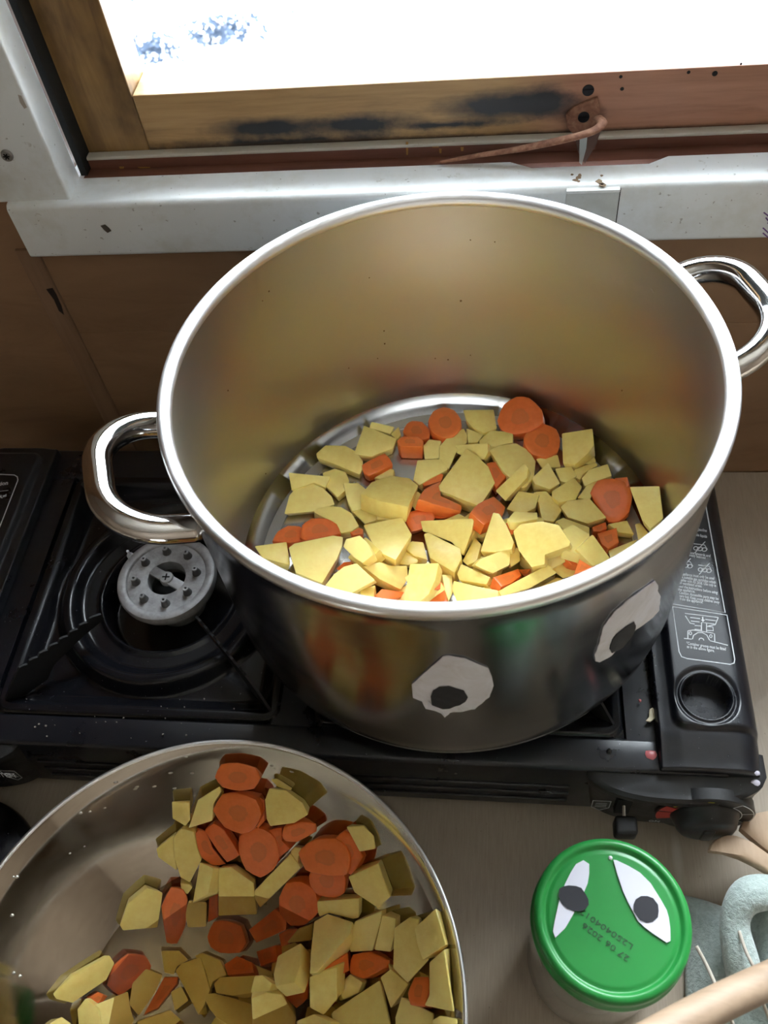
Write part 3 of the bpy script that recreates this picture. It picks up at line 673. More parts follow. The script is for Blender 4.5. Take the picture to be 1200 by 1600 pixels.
tag(e1, 'round stained white paper eye'); on_wall(c3([(190, 545), (200, 520), (225, 506), (265, 502), (325, 520), (342, 548), (330, 568), (305, 580), (270, 592), (240, 597), (195, 580)]), RO+.0011, INK, 'pupil', e1)
on_wall(c3([(180, 560), (200, 585), (240, 605), (252, 626), (232, 612), (205, 600), (176, 592)]), RO+.0010, PAPER, 'torn_fold', e1)
e2 = on_wall(c3([(860, 375), (872, 345), (880, 320), (895, 260), (940, 200), (985, 160), (1030, 125), (1070, 98), (1105, 72), (1118, 90), (1116, 112), (1128, 135), (1122, 190), (1100, 220), (1065, 245), (1030, 270), (1000, 300), (965, 340), (930, 375), (880, 405), (862, 400)]), RO+.0006, PAPERS, 'paper_eye', pot)
tag(e2, 'long almond-shaped white paper eye'); on_wall(c3([(920, 350), (930, 315), (950, 288), (985, 262), (1020, 240), (1028, 255), (1020, 285), (995, 320), (970, 348), (930, 368)]), RO+.0011, INK, 'pupil', e2)
# spice marks / water drops inside the wall: tiny
b = B(); random.seed(31)
for px, py in ((577, 434), (773, 378), (600, 517), (601, 537), (590, 560), (545, 575), (680, 560), (700, 562), (735, 555), (972, 610), (420, 455), (410, 470), (356, 610), (415, 740), (430, 750), (720, 470), (735, 375)):
    d = ray(px, py); A = d.x*d.x+d.y*d.y; Bb = CAM.x*d.x+CAM.y*d.y; Cc = CAM.x**2+CAM.y**2-RI*RI; tt = (-Bb+math.sqrt(max(0, Bb*Bb-A*Cc)))/A; p = CAM+d*tt
    bmesh.ops.create_icosphere(b, subdivisions=1, radius=random.uniform(.0005, .0009), matrix=Matrix.Translation(p))
obj('food_specks', b, mat('food speck', (.16, .10, .05), .3), pot)['kind'] = 'stuff'

# ------------------------------------------------------------------ mixing bowl
BX, BY, BR = -.1268, -.2816, .1438
bowl = empty('mixing_bowl', (BX, BY, ZC), label='shallow stainless steel mixing bowl of vegetables in front of the stove', cat='bowl')
def zin(r): return -.099 + .0985*(min(1, r/(BR-.001)))**2.7
q = B(); prof = [(0, zin(0))] + [(BR*.99*t, zin(BR*.99*t)) for t in [i/22 for i in range(1, 23)]] + [(BR-.0008, -.0006)]
lathe(q, prof, 160, (BX, BY)); obj('inside', q, BOWLM, bowl, smooth='all')
q = B(); prof = [(BR-.0008, -.0006), (BR-.0004, .0002), (BR+.0008, .0006), (BR+.0018, .0), (BR+.0018, -.0012), (BR+.0008, -.0018), (BR, -.0014)]
lathe(q, prof, 160, (BX, BY)); obj('rim', q, RIMM, bowl, smooth='all')
q = B(); prof = [(0, ZC+.0005), (.05, ZC+.0005), (.06, ZC+.0015)] + [(BR*t, zin(BR*t)-.0022) for t in [i/22 for i in range(12, 23)]]
lathe(q, prof, 160, (BX, BY)); obj('outside', q, BOWLM, bowl, smooth='all')

# ------------------------------------------------------------------ cut vegetables
GR = .002
class Pile:
    def __init__(s, cx, cy, floor, rwall):
        s.cx, s.cy, s.R = cx, cy, rwall; s.n = int(2*.16/GR)+1; s.x0, s.y0 = cx-.16, cy-.16
        s.h = [[floor(math.hypot(s.x0+i*GR-cx, s.y0+j*GR-cy)) for i in range(s.n)] for j in range(s.n)]
        s.floor = floor
    def cells(s, P):
        xs, ys = [p.x for p in P], [p.y for p in P]; out = []
        for j in range(max(0, int((min(ys)-s.y0)/GR)), min(s.n-1, int((max(ys)-s.y0)/GR)+1)+1):
            y = s.y0+j*GR; xx = []
            for k in range(len(P)):
                a, b = P[k], P[(k+1) % len(P)]
                if (a.y > y) != (b.y > y): xx.append(a.x+(y-a.y)*(b.x-a.x)/(b.y-a.y))
            xx.sort()
            for k in range(0, len(xx)-1, 2):
                for i in range(max(0, int(math.ceil((xx[k]-s.x0)/GR))), min(s.n-1, int((xx[k+1]-s.x0)/GR))+1): out.append((i, j))
        return out
    def plane(s, cells, lim, pct):
        n = len(cells); X = [s.x0+i*GR for i, j in cells]; Y = [s.y0+j*GR for i, j in cells]; Z = [s.h[j][i] for i, j in cells]
        mx, my, mz = sum(X)/n, sum(Y)/n, sum(Z)/n
        sxx = sum((x-mx)**2 for x in X)+1e-9; syy = sum((y-my)**2 for y in Y)+1e-9; sxy = sum((x-mx)*(y-my) for x, y in zip(X, Y))
        sxz = sum((x-mx)*(z-mz) for x, z in zip(X, Z)); syz = sum((y-my)*(z-mz) for y, z in zip(Y, Z)); D = sxx*syy-sxy*sxy+1e-14
        a = (sxz*syy-syz*sxy)/D; b = (syz*sxx-sxz*sxy)/D; l = math.hypot(a, b)
        if l > lim: a *= lim/l; b *= lim/l
        res = sorted(z-(a*x+b*y) for x, y, z in zip(X, Y, Z)); return a, b, res[min(n-1, int(n*pct))]
    def rmax(s, z):
        return s.R(z)
def chunk(bm, top, bot, bev):
    b = B(); n = len(top); tv = [b.verts.new(p) for p in top]; bv = [b.verts.new(p) for p in bot]
    b.faces.new(tv); b.faces.new(bv[::-1])
    for i in range(n): b.faces.new((tv[i], bv[i], bv[(i+1) % n], tv[(i+1) % n]))
    bmesh.ops.recalc_face_normals(b, faces=b.faces[:])
    bmesh.ops.bevel(b, geom=b.edges[:], offset=bev, segments=2, affect='EDGES', profile=.6, clamp_overlap=True)
    merge(bm, b)
def disc_chunk(bm, top, bot, c, bev):
    """carrot: rings towards the centre carry the 'core' attribute"""
    n = len(top); cb = sum(bot, Vector())/n; lay = bm.verts.layers.float.new('core')
    rings = []
    def ring(P, c0, s, val, dz=Vector()):
        r = []
        for p in P:
            v = bm.verts.new(c0+(p-c0)*s+dz); v[lay] = val; r.append(v)
        rings.append(r)
    nz = (c-cb).normalized(); e = min(.12, bev/max(1e-4, (top[0]-c).length))
    vc = bm.verts.new(c); vc[lay] = 0
    for s in (.25, .38, .46, .7): ring(top, c, s, s)
    ring(top, c, 1-e, 1.0); ring(top, c, 1-e*.3, 1, -nz*bev*.3); ring(top, c, 1, 1, -nz*bev)
    ring(bot, cb, 1, 1, nz*bev); ring(bot, cb, 1-e, 1.0); ring(bot, cb, .46, .46); ring(bot, cb, .3, .3)
    v2 = bm.verts.new(cb); v2[lay] = 0
    for i in range(n):
        j = (i+1) % n; bm.faces.new((vc, rings[0][i], rings[0][j])); bm.faces.new((v2, rings[-1][j], rings[-1][i]))
        for A, C_ in zip(rings, rings[1:]): bm.faces.new((A[i], C_[i], C_[j], A[j]))
    bmesh.ops.recalc_face_normals(bm, faces=bm.faces[:])
def add_veg(pile, kind, poly, th, label, seed, where, px=True, group=None, lim=.45, pct=.66):
    random.seed(seed); th *= .001
    z = pile.floor(0)+th; a = b = 0; c = z
    hits = []
    if px:
        for x, y in poly:
            d = ray(x, y); t = .30
            while t < 1.2:
                p = CAM+d*t; q = math.hypot(p.x-pile.cx, p.y-pile.cy)
                if p.z < .19 and p.z > pile.floor(0)-.002 and q >= pile.rmax(p.z)-.001 and d.x*(p.x-pile.cx)+d.y*(p.y-pile.cy) > 0: hits.append(p); break
                if p.z < pile.floor(0)-.002: break
                t += .0012
    xb = 0
    for it in range(9):
        P = [onz(x, y, c, a, b) for x, y in poly] if px else [Vector((x, y, a*x+b*y+c)) for x, y in poly]
        for k, p in enumerate(P):
            d = Vector((p.x-pile.cx, p.y-pile.cy, 0)); rm = pile.rmax(p.z)-.0015
            if d.length > rm: d *= rm/d.length; q = Vector((pile.cx+d.x, pile.cy+d.y, 0)); q.z = a*q.x+b*q.y+c; P[k] = q
        cs = pile.cells(P)
        if not cs: cs = [(int((P[0].x-pile.x0)/GR), int((P[0].y-pile.y0)/GR))]
        a, b, c0 = pile.plane(cs, lim, pct)
        if xb: b = min(.9, b+xb); c0 = sorted(pile.h[j][i]-a*(pile.x0+i*GR)-b*(pile.y0+j*GR) for i, j in cs)[int(len(cs)*pct)]
        nz = 1/math.sqrt(1+a*a+b*b); c = c0+th/nz
        need = max([h.z-a*h.x-b*h.y for h in hits] or [-9])-c
        if need > .0005:
            if it < 6 and xb < .6 and need > .003: xb += .2
            c += need
    nrm = Vector((-a, -b, 1)).normalized(); n = len(P); cen = sum(P, Vector())/n
    for (i, j) in pile.cells(P): pile.h[j][i] = max(pile.h[j][i], a*(pile.x0+i*GR)+b*(pile.y0+j*GR)+c)
    bm = B()
    if kind == 'C':
        # round the traced outline a little, then sink the far face
        Q = []
        if n >= 6:
            for k in range(n):
                p, q = P[k], P[(k+1) % n]; Q += [p, (p+q)/2+((p+q)/2-cen)*.035]
        else: Q = P
        sc = random.uniform(.90, 1.04); bot = [cen+(p-cen)*sc-nrm*th for p in Q]; disc_chunk(bm, Q, bot, cen, .0012 if n >= 6 else .0007)
        nm, m, cat = ('carrot_slice' if n >= 6 else 'carrot_chunk'), CARROT, 'carrot'
    else:
        sc = random.uniform(.84, 1.0); sh = Vector((random.uniform(-1, 1), random.uniform(-1, 1), 0))*th*.18
        bot = [cen+(p-cen)*sc*random.uniform(.95, 1.04)-nrm*th+sh for p in P]; chunk(bm, P, bot, .0011)
        nm, m, cat = 'potato_chunk', POTATO, 'potato'
    for v in bm.verts:
        d = Vector((v.co.x-pile.cx, v.co.y-pile.cy)); rm = pile.rmax(v.co.z)-.0006
        if d.length > rm: d *= rm/d.length; v.co.x, v.co.y = pile.cx+d.x, pile.cy+d.y
        fz = pile.floor(d.length)+.0003
        if v.co.z < fz: v.co.z = fz
    o = obj(nm, bm, m, smooth=32, loc=cen-nrm*th)
    tag(o, label, cat, group or ('potato chunks in the ' if kind == 'P' else 'carrot pieces in the ')+where)
    return o

from_l = lambda ox, oy: (lambda pts: [(ox+pts[i]/3, oy+pts[i+1]/3) for i in range(0, len(pts), 2)])
PL, PR, BL, BQ = from_l(380, 600), from_l(720, 600), from_l(0, 1140), from_l(380, 1140)
POT = [
('P',PL,(600,175,710,200,690,235,590,205),8,'dim potato slab behind the big triangular chunk, back left'),
('C',PL,(748,220,765,185,790,170,840,175,875,215,872,250,830,262,770,250),9,'shaded carrot disc left of the ringed back disc'),
('C',PL,(866,172,890,125,940,105,990,120,1022,165,1018,210,985,245,935,252,885,225),12,'carrot disc with a darker ring, back centre by the wall'),
('P',PL,(1030,120,1175,118,1190,205,1130,232,1080,205,1045,170),12,'potato slab standing against the back wall between two carrot discs'),
('P',PL,(1045,205,1130,235,1100,275,1055,275),10,'small dull potato piece under the back wall slab'),
('P',PL,(690,235,728,197,740,240,722,262),8,'small pale potato tip right of the triangular chunk'),
('C',PR,(170,170,200,95,260,57,320,62,380,120,388,180,340,215,300,230,235,235,190,215),14,'largest carrot disc with a damaged square core, at the back'),
('C',PR,(295,250,330,200,395,185,450,210,468,265,455,320,400,345,335,330,300,290),13,'wet glossy carrot disc in front of the largest back disc'),
('P',PR,(350,350,455,330,470,390,380,395),9,'dull potato piece under the wet carrot disc'),
('P',PR,(472,230,618,207,625,285,600,320,535,380,478,372),15,'square-cut potato block at the back right'),
('P',PR,(600,320,622,320,637,365,600,375,560,375),9,'dull potato sliver behind the square-cut block'),
('P',PL,(370,415,430,395,480,410,497,450,490,490,440,532,410,500,385,480),9,'dull potato chunk behind the two left half-moons'),
('P',PL,(340,325,385,285,480,288,530,315,562,360,560,400,548,425,440,380,345,345),9,'long half-round potato slice lowest left of the triangular chunk'),
('P',PL,(208,412,410,432,385,485,330,462,225,500),9,'flat-topped potato slab at the far left'),
('P',PL,(190,610,215,520,260,470,320,462,375,485,415,525,430,565,335,598),8,'half-moon potato slice at the far left'),
('P',PL,(330,600,345,580,400,570,460,575,510,605,545,665,510,690,460,700,420,650),9,'wet half-round potato slice above the front left carrots'),
('P',PL,(517,328,565,192,722,255,705,300,600,340),9,'large triangular potato chunk at the back left, point up'),
('C',PL,(720,265,745,245,815,245,845,265,838,295,735,292),15,'upright barrel of carrot right of the triangular chunk'),
('C',PL,(556,378,600,352,665,322,695,360,700,382,590,430,565,415),9,'short carrot stub below the triangular chunk'),
('P',PL,(610,440,690,395,708,400,705,430,640,445),6,'potato sliver under the short carrot stub'),
('P',PL,(842,290,870,258,930,265,920,300,918,348,850,352),10,'dull potato chunk right of the carrot barrel'),
('P',PL,(795,450,815,355,930,350,960,400,880,440,825,475),11,'potato chunk with pale square face left of centre'),
('P',PL,(632,565,780,570,775,600,740,640,625,635),11,'dull low potato slab under the long faceted chunk'),
('P',PL,(785,560,815,500,900,560,930,600,820,610),10,'dull potato under the wet carrot wedge'),
('P',PL,(468,462,540,462,575,490,555,525,632,560,510,598,485,540),9,'curved potato chunk, middle left'),
('P',PL,(510,598,632,562,625,640,570,655),8,'potato wedge tip under the curved middle left chunk'),
('P',PL,(550,515,600,460,690,427,780,440,822,475,775,575,640,550),13,'long faceted potato chunk left of centre'),
('C',PL,(135,735,160,690,210,662,265,665,295,690,280,735,215,745),9,'left of two overlapping carrot discs, front left'),
('C',PL,(265,720,275,660,320,628,390,628,440,655,458,702,400,715,300,732),10,'right of two overlapping carrot discs, front left'),
('P',PL,(52,758,205,738,222,850,90,815),12,'leftmost potato block, behind the front rim'),
('C',PL,(435,865,470,835,520,830,500,860,470,890),8,'carrot edge showing right of the large left front block'),
('P',PL,(212,765,240,745,420,708,470,715,465,760,440,820,370,935,245,885,228,830),17,'large potato block at the front left with tall smooth face'),
('C',PL,(500,695,545,672,562,680,560,705,515,710),8,'pinkish carrot scrap behind the front left row'),
('C',PL,(818,440,890,395,940,425,930,455,850,480),10,'small carrot stub left of the kite-shaped chunk'),
('C',PL,(820,540,850,490,925,455,915,520,1025,570,1020,597,930,575),10,'wet carrot wedge left under the kite-shaped chunk'),
('P',PR,(83,265,140,215,245,225,245,275,190,285,130,320,110,360),11,'dull potato chunk behind the large round slice'),
('P',PR,(-85,290,125,275,128,320,110,355,20,345),9,'thin potato slice above the kite-shaped chunk'),
('P',PL,(918,350,920,290,955,250,1035,205,1052,240,1050,275,1000,320,965,400,930,380),10,'fluted half-slice of potato with ridged cut face'),
('P',PR,(530,400,630,362,645,380,575,420,560,450,540,440),10,'potato strip behind the right row'),
('P',PR,(565,440,600,400,690,372,710,430,620,460,580,480),11,'rounded potato chunk below the square-cut block'),
('C',PR,(720,440,780,435,790,475,760,500,740,470),8,'dark carrot edge behind the big right carrot disc'),
('P',PR,(441,395,520,385,545,430,500,465,465,455),11,'small rounded potato chunk right of the pointed one'),
('C',PR,(120,370,160,362,190,395,215,430,165,490,130,430),9,'carrot piece left of the round slice'),
('P',PR,(132,310,180,285,260,275,320,310,352,360,345,430,310,480,290,490,240,450,190,400),12,'large round potato slice at the back centre'),
('P',PR,(160,500,300,368,318,395,310,440,208,550),10,'potato stick leaning on the round slice'),
('C',PR,(45,600,80,560,155,525,210,575,195,620,110,660),11,'carrot piece under the lower tip of the kite-shaped chunk'),
('P',PR,(340,505,400,500,440,540,475,590,440,645,380,640,365,560),11,'potato chunk in the shade, right of centre'),
('P',PR,(332,440,410,365,468,465,420,495,345,468),11,'pointed potato chunk with a brown tip'),
('P',PR,(545,535,590,475,670,435,640,470,605,545),10,'potato sliver left of the big right carrot disc'),
('P',PR,(427,500,530,435,570,480,540,540,460,555,430,530),13,'cube-like potato chunk above the faceted right one'),
('P',PR,(212,585,270,500,370,515,350,580,310,600,250,600),11,'potato chunk below the stick, centre right'),
('C',PR,(605,510,640,450,710,440,780,460,805,520,790,600,740,645,690,645,650,590),10,'big flat carrot disc on the right'),
('P',PR,(790,480,935,475,950,630,890,680,850,640),18,'upright potato block at the far right'),
('C',PR,(615,670,680,645,685,675,655,692,620,690),8,'small dark carrot piece below the big right disc'),
('P',PR,(690,655,780,637,815,705,740,695),8,'thin potato wedge near the right rim'),
('P',PR,(815,655,840,648,880,700,830,735),9,'small potato strip touching the right rim'),
('P',PR,(690,780,830,725,800,765,700,815),8,'potato slice edge along the right front rim'),
('C',PR,(640,700,730,672,742,740,690,772,660,750),10,'square carrot cube near the right rim'),
('P',PR,(445,640,480,625,605,670,605,715,540,770,500,700),12,'potato chunk under the faceted right one'),
('P',PR,(465,575,500,545,605,535,685,625,595,655,500,625),13,'faceted potato chunk left of the big carrot disc'),
('C',PL,(895,590,990,600,940,630,900,630),8,'dull carrot piece behind the green-cored disc'),
('C',PL,(745,610,810,590,880,590,902,622,885,655,835,680,790,690,760,640),11,'carrot disc with a greenish core, centre left'),
('P',PL,(755,765,790,735,845,740,865,825,800,805),11,'potato piece under the centre front pair'),
('P',PL,(715,840,760,780,822,820,820,838,770,850),9,'low potato piece right of the big trapezoid'),
('P',PL,(930,640,1010,605,1105,660,1085,700,1040,760),8,'potato slice edge behind the broad flat front slab'),
('C',PR,(215,650,285,645,260,690,235,710),9,'carrot bit under the small rounded potato, centre'),
('P',PR,(215,635,250,595,360,600,362,632,270,648,230,648),10,'small rounded potato chunk, centre right'),
('P',PR,(5,830,65,715,95,750,75,830,30,850),9,'shaded potato piece left of the speckled one'),
('P',PR,(240,760,275,770,280,830,235,860,215,800),9,'dull potato edge beside the largest round chunk'),
('P',PR,(90,785,150,600,180,605,215,660,250,740,240,775,160,788),12,'tall potato chunk with a grey speckled patch'),
('P',PR,(243,690,280,655,380,642,460,660,515,740,510,760,395,800,395,845,330,860,270,780),15,'largest rounded potato chunk, front right'),
('P',PL,(467,762,480,725,545,708,580,740,610,800,560,840,520,815),12,'potato chunk between the left block and big trapezoid'),
('P',PL,(562,660,745,622,792,705,715,825,620,780),17,'big trapezoid potato chunk at the front centre left'),
('P',PL,(828,640,1085,628,1070,700,1030,805,975,740,840,690),11,'broad flat potato slab at the front centre'),
('P',PL,(845,700,870,695,1020,770,1025,815,990,885,875,815),14,'potato block lying in front of the broad flat slab'),
('C',PL,(620,990,650,960,755,975,740,1000,640,1015),9,'carrot under the bright front potatoes'),
('P',PL,(545,965,620,940,610,1000,550,985),9,'small potato piece by the front rim, left of the tall bright one'),
('P',PL,(670,1020,700,975,750,1000,745,1028),8,'bright potato corner right at the front rim'),
('P',PL,(930,890,980,895,985,970,965,1020,945,970),9,'narrow potato piece right of the tall bright slab'),
('C',PL,(900,893,930,890,925,960,895,965),8,'narrow carrot strip beside the tall bright slab'),
('C',PL,(900,962,945,960,962,1030,868,1030),9,'carrot wedge at the front rim, right of the tall bright slab'),
('P',PL,(560,855,640,832,695,850,770,850,775,910,740,965,640,915,600,885),12,'bright potato chunk left of the tall bright slab'),
('P',PL,(380,945,425,890,470,855,530,838,555,862,620,920,510,980,450,975),13,'very bright rounded potato chunk at the front rim, left'),
('P',PL,(780,842,918,838,900,920,870,985,820,1028,752,1022),11,'tall bright potato slab at the front rim'),
('P',PL,(975,960,985,920,1110,950,1195,965,1195,995,1000,1025),13,'potato bar at the front rim, centre'),
('P',PL,(1000,890,1020,840,1160,905,1140,940,1010,920),12,'potato bar above the front rim one, centre'),
('P',PR,(65,850,90,820,215,772,235,790,230,850,150,890),12,'smooth potato wedge left of the largest round chunk'),
('C',PR,(152,905,270,865,285,895,240,930,190,950),10,'carrot chunk behind the front potato stick'),
('C',PR,(270,870,330,865,310,890,285,890),8,'carrot corner between stick and largest round chunk'),
('P',PR,(390,765,450,750,510,765,565,820,530,900,480,912,400,850),11,'thin round potato slice leaning at the right front'),
('P',PR,(540,775,620,703,705,820,620,855),12,'square potato chunk at the right front rim'),
('C',PR,(530,890,555,820,620,858,585,880),9,'bright carrot triangle at the right front rim'),
('P',PR,(370,950,450,905,490,915,400,960),8,'potato slice edge under the front stick'),
('P',PR,(175,970,410,845,452,885,330,955,190,998),11,'long potato stick along the front rim'),
('P',PL,(915,475,1045,300,1085,325,1150,385,1182,462,1110,575,1010,535,920,500),13,'large kite-shaped wet potato chunk on top of the heap'),
]
BOWL = [
('C',BL,(500,1200,530,1110,600,1050,680,1060,710,1110,690,1160,560,1250),8,'carrot slice under water beside the crescent potato'),
('C',BL,(1050,1100,1110,1060,1180,1090,1190,1140,1065,1150),8,'carrot slice under water at the middle of the bowl'),
('C',BQ,(60,1040,150,1010,160,1080,80,1110),8,'dark carrot piece deep in the water, centre'),
('P',BL,(730,560,820,490,815,560,830,665,740,600),8,'dim potato chunk at the left edge below the pair'),
('P',BL,(845,720,890,725,905,740,880,775,850,760),8,'small potato bit left of the upright piece'),
('C',BL,(755,830,800,740,860,750,880,800,870,920,830,1005,780,1000),11,'carrot slice on edge right of the half-round potato'),
('P',BL,(560,920,600,815,690,742,765,765,740,930,575,945),9,'half-round potato slice, the leftmost but the crescent'),
('C',BL,(1200,310,1240,330,1240,430,1210,465,1170,420),9,'carrot disc half hidden behind the second carrot from the top'),
('P',BL,(890,440,925,330,1030,265,1040,290,1000,350,995,430,880,465),10,'potato wedge left of the two top carrots'),
('P',BL,(805,340,890,342,893,425,870,455,808,420),10,'small square potato chunk at the top left of the heap'),
('C',BL,(1005,225,1035,165,1110,158,1195,180,1220,230,1190,280,1120,290,1040,272),11,'topmost carrot disc, against the far side'),
('C',BL,(995,380,1040,305,1110,297,1200,330,1225,400,1190,470,1130,492,1050,460),12,'second carrot disc from the top'),
('P',BQ,(125,235,150,232,225,290,160,270),5,'thin potato sliver above the rounded top right chunk'),
('P',BQ,(100,330,120,275,200,285,280,345,305,400,240,440,125,455,108,420),16,'rounded potato chunk at the top right of the heap'),
('C',BQ,(120,470,180,460,180,520,220,560,170,600),9,'carrot disc edge behind the big central disc'),
('C',BQ,(180,500,190,460,270,432,340,445,342,480,250,530,195,525),11,'oblong carrot chunk right of the big central disc'),
('P',BL,(810,510,850,465,910,480,925,560,945,610,890,720,845,695,815,600),11,'long potato chunk left of the split carrot halves'),
('C',BL,(1120,500,1180,460,1240,470,1290,510,1310,600,1280,660,1220,698,1150,660,1118,580),11,'big plain carrot disc at the upper middle'),
('C',BL,(905,510,930,470,970,480,1000,560,1060,632,1000,640,930,590),8,'left one of two leaning carrot slices'),
('C',BL,(958,475,1000,440,1050,470,1125,590,1065,625,1020,570),10,'right one of two leaning carrot slices'),
('C',BL,(975,905,985,700,1020,655,1022,880),7,'narrow carrot strip left of the five-sided potato'),
('P',BL,(865,860,885,800,970,810,968,925,880,930),12,'potato cube below the upright piece'),
('P',BL,(900,815,935,620,1000,650,975,770),13,'upright potato piece left of the five-sided one'),
('P',BL,(1022,650,1085,645,1190,720,1205,868,1022,875),11,'five-sided flat potato chunk in the middle'),
('P',BQ,(220,570,240,550,280,555,258,600,260,640,225,610),8,'small potato bit between stick and big carrots'),
('C',BQ,(430,510,470,475,520,500,560,600,505,690,470,650),10,'carrot disc behind the stacked pair, right'),
('P',BQ,(480,455,560,450,610,500,618,562,545,575),6,'thin pale potato cap on the right carrots'),
('P',BQ,(38,770,220,580,270,650,78,838),11,'long potato stick across the middle'),
('C',BQ,(255,580,290,540,340,512,430,512,480,550,500,610,485,680,440,690,350,680,290,660),14,'large carrot disc under the ringed small one'),
('C',BQ,(305,690,330,640,390,620,450,640,480,700,472,770,430,792,350,780,315,740),9,'ringed carrot disc on top of the large one'),
('P',BQ,(490,690,630,627,650,690,690,785,630,838,520,765),15,'smooth potato block right of the ringed carrot'),
('C',BL,(970,970,1000,900,1060,895,1130,920,1155,1000,1120,1048,1030,1048,985,1020),10,'wet carrot disc below the five-sided potato'),
('C',BQ,(25,940,150,840,205,885,200,940,60,1000),12,'glossy carrot chunk left of the plain middle disc'),
('C',BQ,(165,790,200,720,270,712,340,760,350,860,290,918,220,922,170,870),11,'plain carrot disc in the middle, below the stick'),
('C',BQ,(165,960,220,930,260,935,230,990,180,1035),9,'carrot edge below the plain middle disc'),
('P',BQ,(200,1003,260,930,330,905,320,990,270,995),8,'flat potato piece left of the tall wedge'),
('P',BQ,(495,1000,520,900,650,848,645,900,605,1040,500,1045),10,'dull potato slab under the white slab'),
('P',BQ,(335,805,545,790,540,885,515,890,400,862,355,880),9,'white oblong potato slab at the middle right'),
('P',BQ,(650,870,715,885,710,960,690,1045,612,1035),11,'potato chunk with a grey shadowed notch, right'),
('P',BQ,(675,1090,770,1190,720,1180,690,1160),8,'small low potato bit under the long right chunk'),
('C',BQ,(370,1120,490,1050,500,1130,440,1160),9,'shaded carrot right of the tall wedge'),
('C',BQ,(495,1110,510,1055,590,1040,680,1080,672,1115,560,1170,500,1145),11,'thick carrot disc at the lower right'),
('P',BQ,(705,930,780,878,825,890,810,960,870,1080,770,1190,700,1120),13,'long curved potato chunk at the right'),
('P',BQ,(800,930,900,837,950,1010,840,1082,815,1010),14,'blocky potato chunk against the right wall'),
('P',BQ,(870,1090,940,1028,985,1325,845,1295,870,1245),12,'tall potato strip along the right wall'),
('C',BQ,(150,1215,200,1160,270,1100,305,1130,300,1265,250,1310),11,'carrot slice between the two lower potato pairs'),
('P',BQ,(140,1150,160,1060,270,998,265,1110,240,1185,150,1205),12,'potato chunk left of the tall wedge foot'),
('P',BQ,(330,900,395,862,515,900,500,960,345,1140,310,1145,315,1050),16,'tall wedge-shaped potato chunk, pointing down'),
('P',BQ,(440,1200,500,1145,560,1185,540,1235,450,1275),11,'small potato chunk right of the folded pair'),
('P',BQ,(308,1160,345,1140,440,1112,440,1265,375,1340,310,1305),14,'potato chunk under the tip of the tall wedge'),
('P',BQ,(640,1160,690,1120,775,1195,690,1310),9,'wet potato slice right of the big fluted one'),
('P',BQ,(710,1350,740,1250,890,1330,885,1420,715,1420),12,'potato chunk at the bottom right corner of the heap'),
('P',BQ,(885,1360,920,1340,1000,1355,1000,1420,885,1420),9,'potato edge rightmost at the bottom'),
('C',BQ,(768,1235,800,1160,860,1158,872,1200,850,1300,780,1290),11,'bright small carrot chunk lying on the right potatoes'),
('C',BL,(410,1260,460,1230,505,1250,480,1280,440,1285),7,'carrot bit beside the crescent potato'),
('P',BL,(245,1240,330,1160,515,1057,540,1095,500,1175,340,1285,262,1265),9,'crescent potato wedge at the far left, in the water'),
('P',BL,(755,1035,840,1035,885,1080,830,1110,815,1150,770,1140),10,'small potato chunk at the water line, middle left'),
('P',BL,(800,1230,850,1200,885,1270,820,1320),10,'potato bit below the leaning carrot stick'),
('P',BL,(640,1370,800,1315,850,1360,780,1420,660,1420),10,'potato piece at the bottom edge, below the carrot stick'),
('P',BL,(235,1380,290,1345,340,1380,330,1430,240,1430),8,'yellow potato tip leftmost at the bottom edge'),
('P',BL,(440,1290,600,1225,615,1320,630,1360,600,1420,480,1420),12,'bright potato chunk at the bottom left'),
('P',BL,(360,1310,400,1258,460,1310,475,1380,470,1430,370,1430),9,'translucent pale potato slice at the bottom left'),
('P',BL,(605,1290,620,1190,685,1120,765,1150,730,1230,650,1345),9,'fluted glistening potato slice, lower left'),
('C',BL,(675,1335,770,1160,835,1160,830,1190,740,1305),8,'bright carrot stick next to the fluted slice'),
('P',BL,(910,1060,950,1045,1030,1080,1065,1150,1000,1180,985,1220,960,1120),9,'curved potato slice behind the tall smooth one'),
('P',BL,(820,1130,850,1095,940,1065,985,1220,960,1290,930,1340,890,1260),11,'tall smooth potato slice at the lower middle'),
('P',BL,(1000,1190,1030,1160,1230,1150,1275,1190,1260,1225,1090,1248,1010,1235),12,'long potato bar at the water line'),
('P',BL,(945,1240,1000,1235,1100,1260,1215,1300,1200,1420,1050,1400,980,1310),11,'broad potato slice below the long bar'),
('P',BQ,(38,1260,110,1232,180,1240,250,1350,240,1420,45,1420),13,'smooth rounded potato chunk at the bottom middle'),
('P',BQ,(245,1365,330,1332,410,1370,405,1430,250,1430),9,'potato chunk at the bottom edge left of the big fluted one'),
('P',BQ,(405,1330,520,1250,640,1172,695,1410,450,1430),12,'biggest fluted potato slab, lower right'),
]
import random as _r
def potR(z): return RI-.0005 if z > .030 else (.1260+(RI-.1265)*max(0, min(1, (z-.004)/.026))**.45)
pile = Pile(0, 0, lambda r: .0037+(max(0, r-.126)*.9 if r < .1446 else .02), potR)
_r.seed(77)
fill = []
for i in range(26):
    a, q = _r.uniform(0, 6.283), math.sqrt(_r.uniform(0, 1)); fill.append((.015+.088*q*math.cos(a), -.030+.060*q*math.sin(a)))
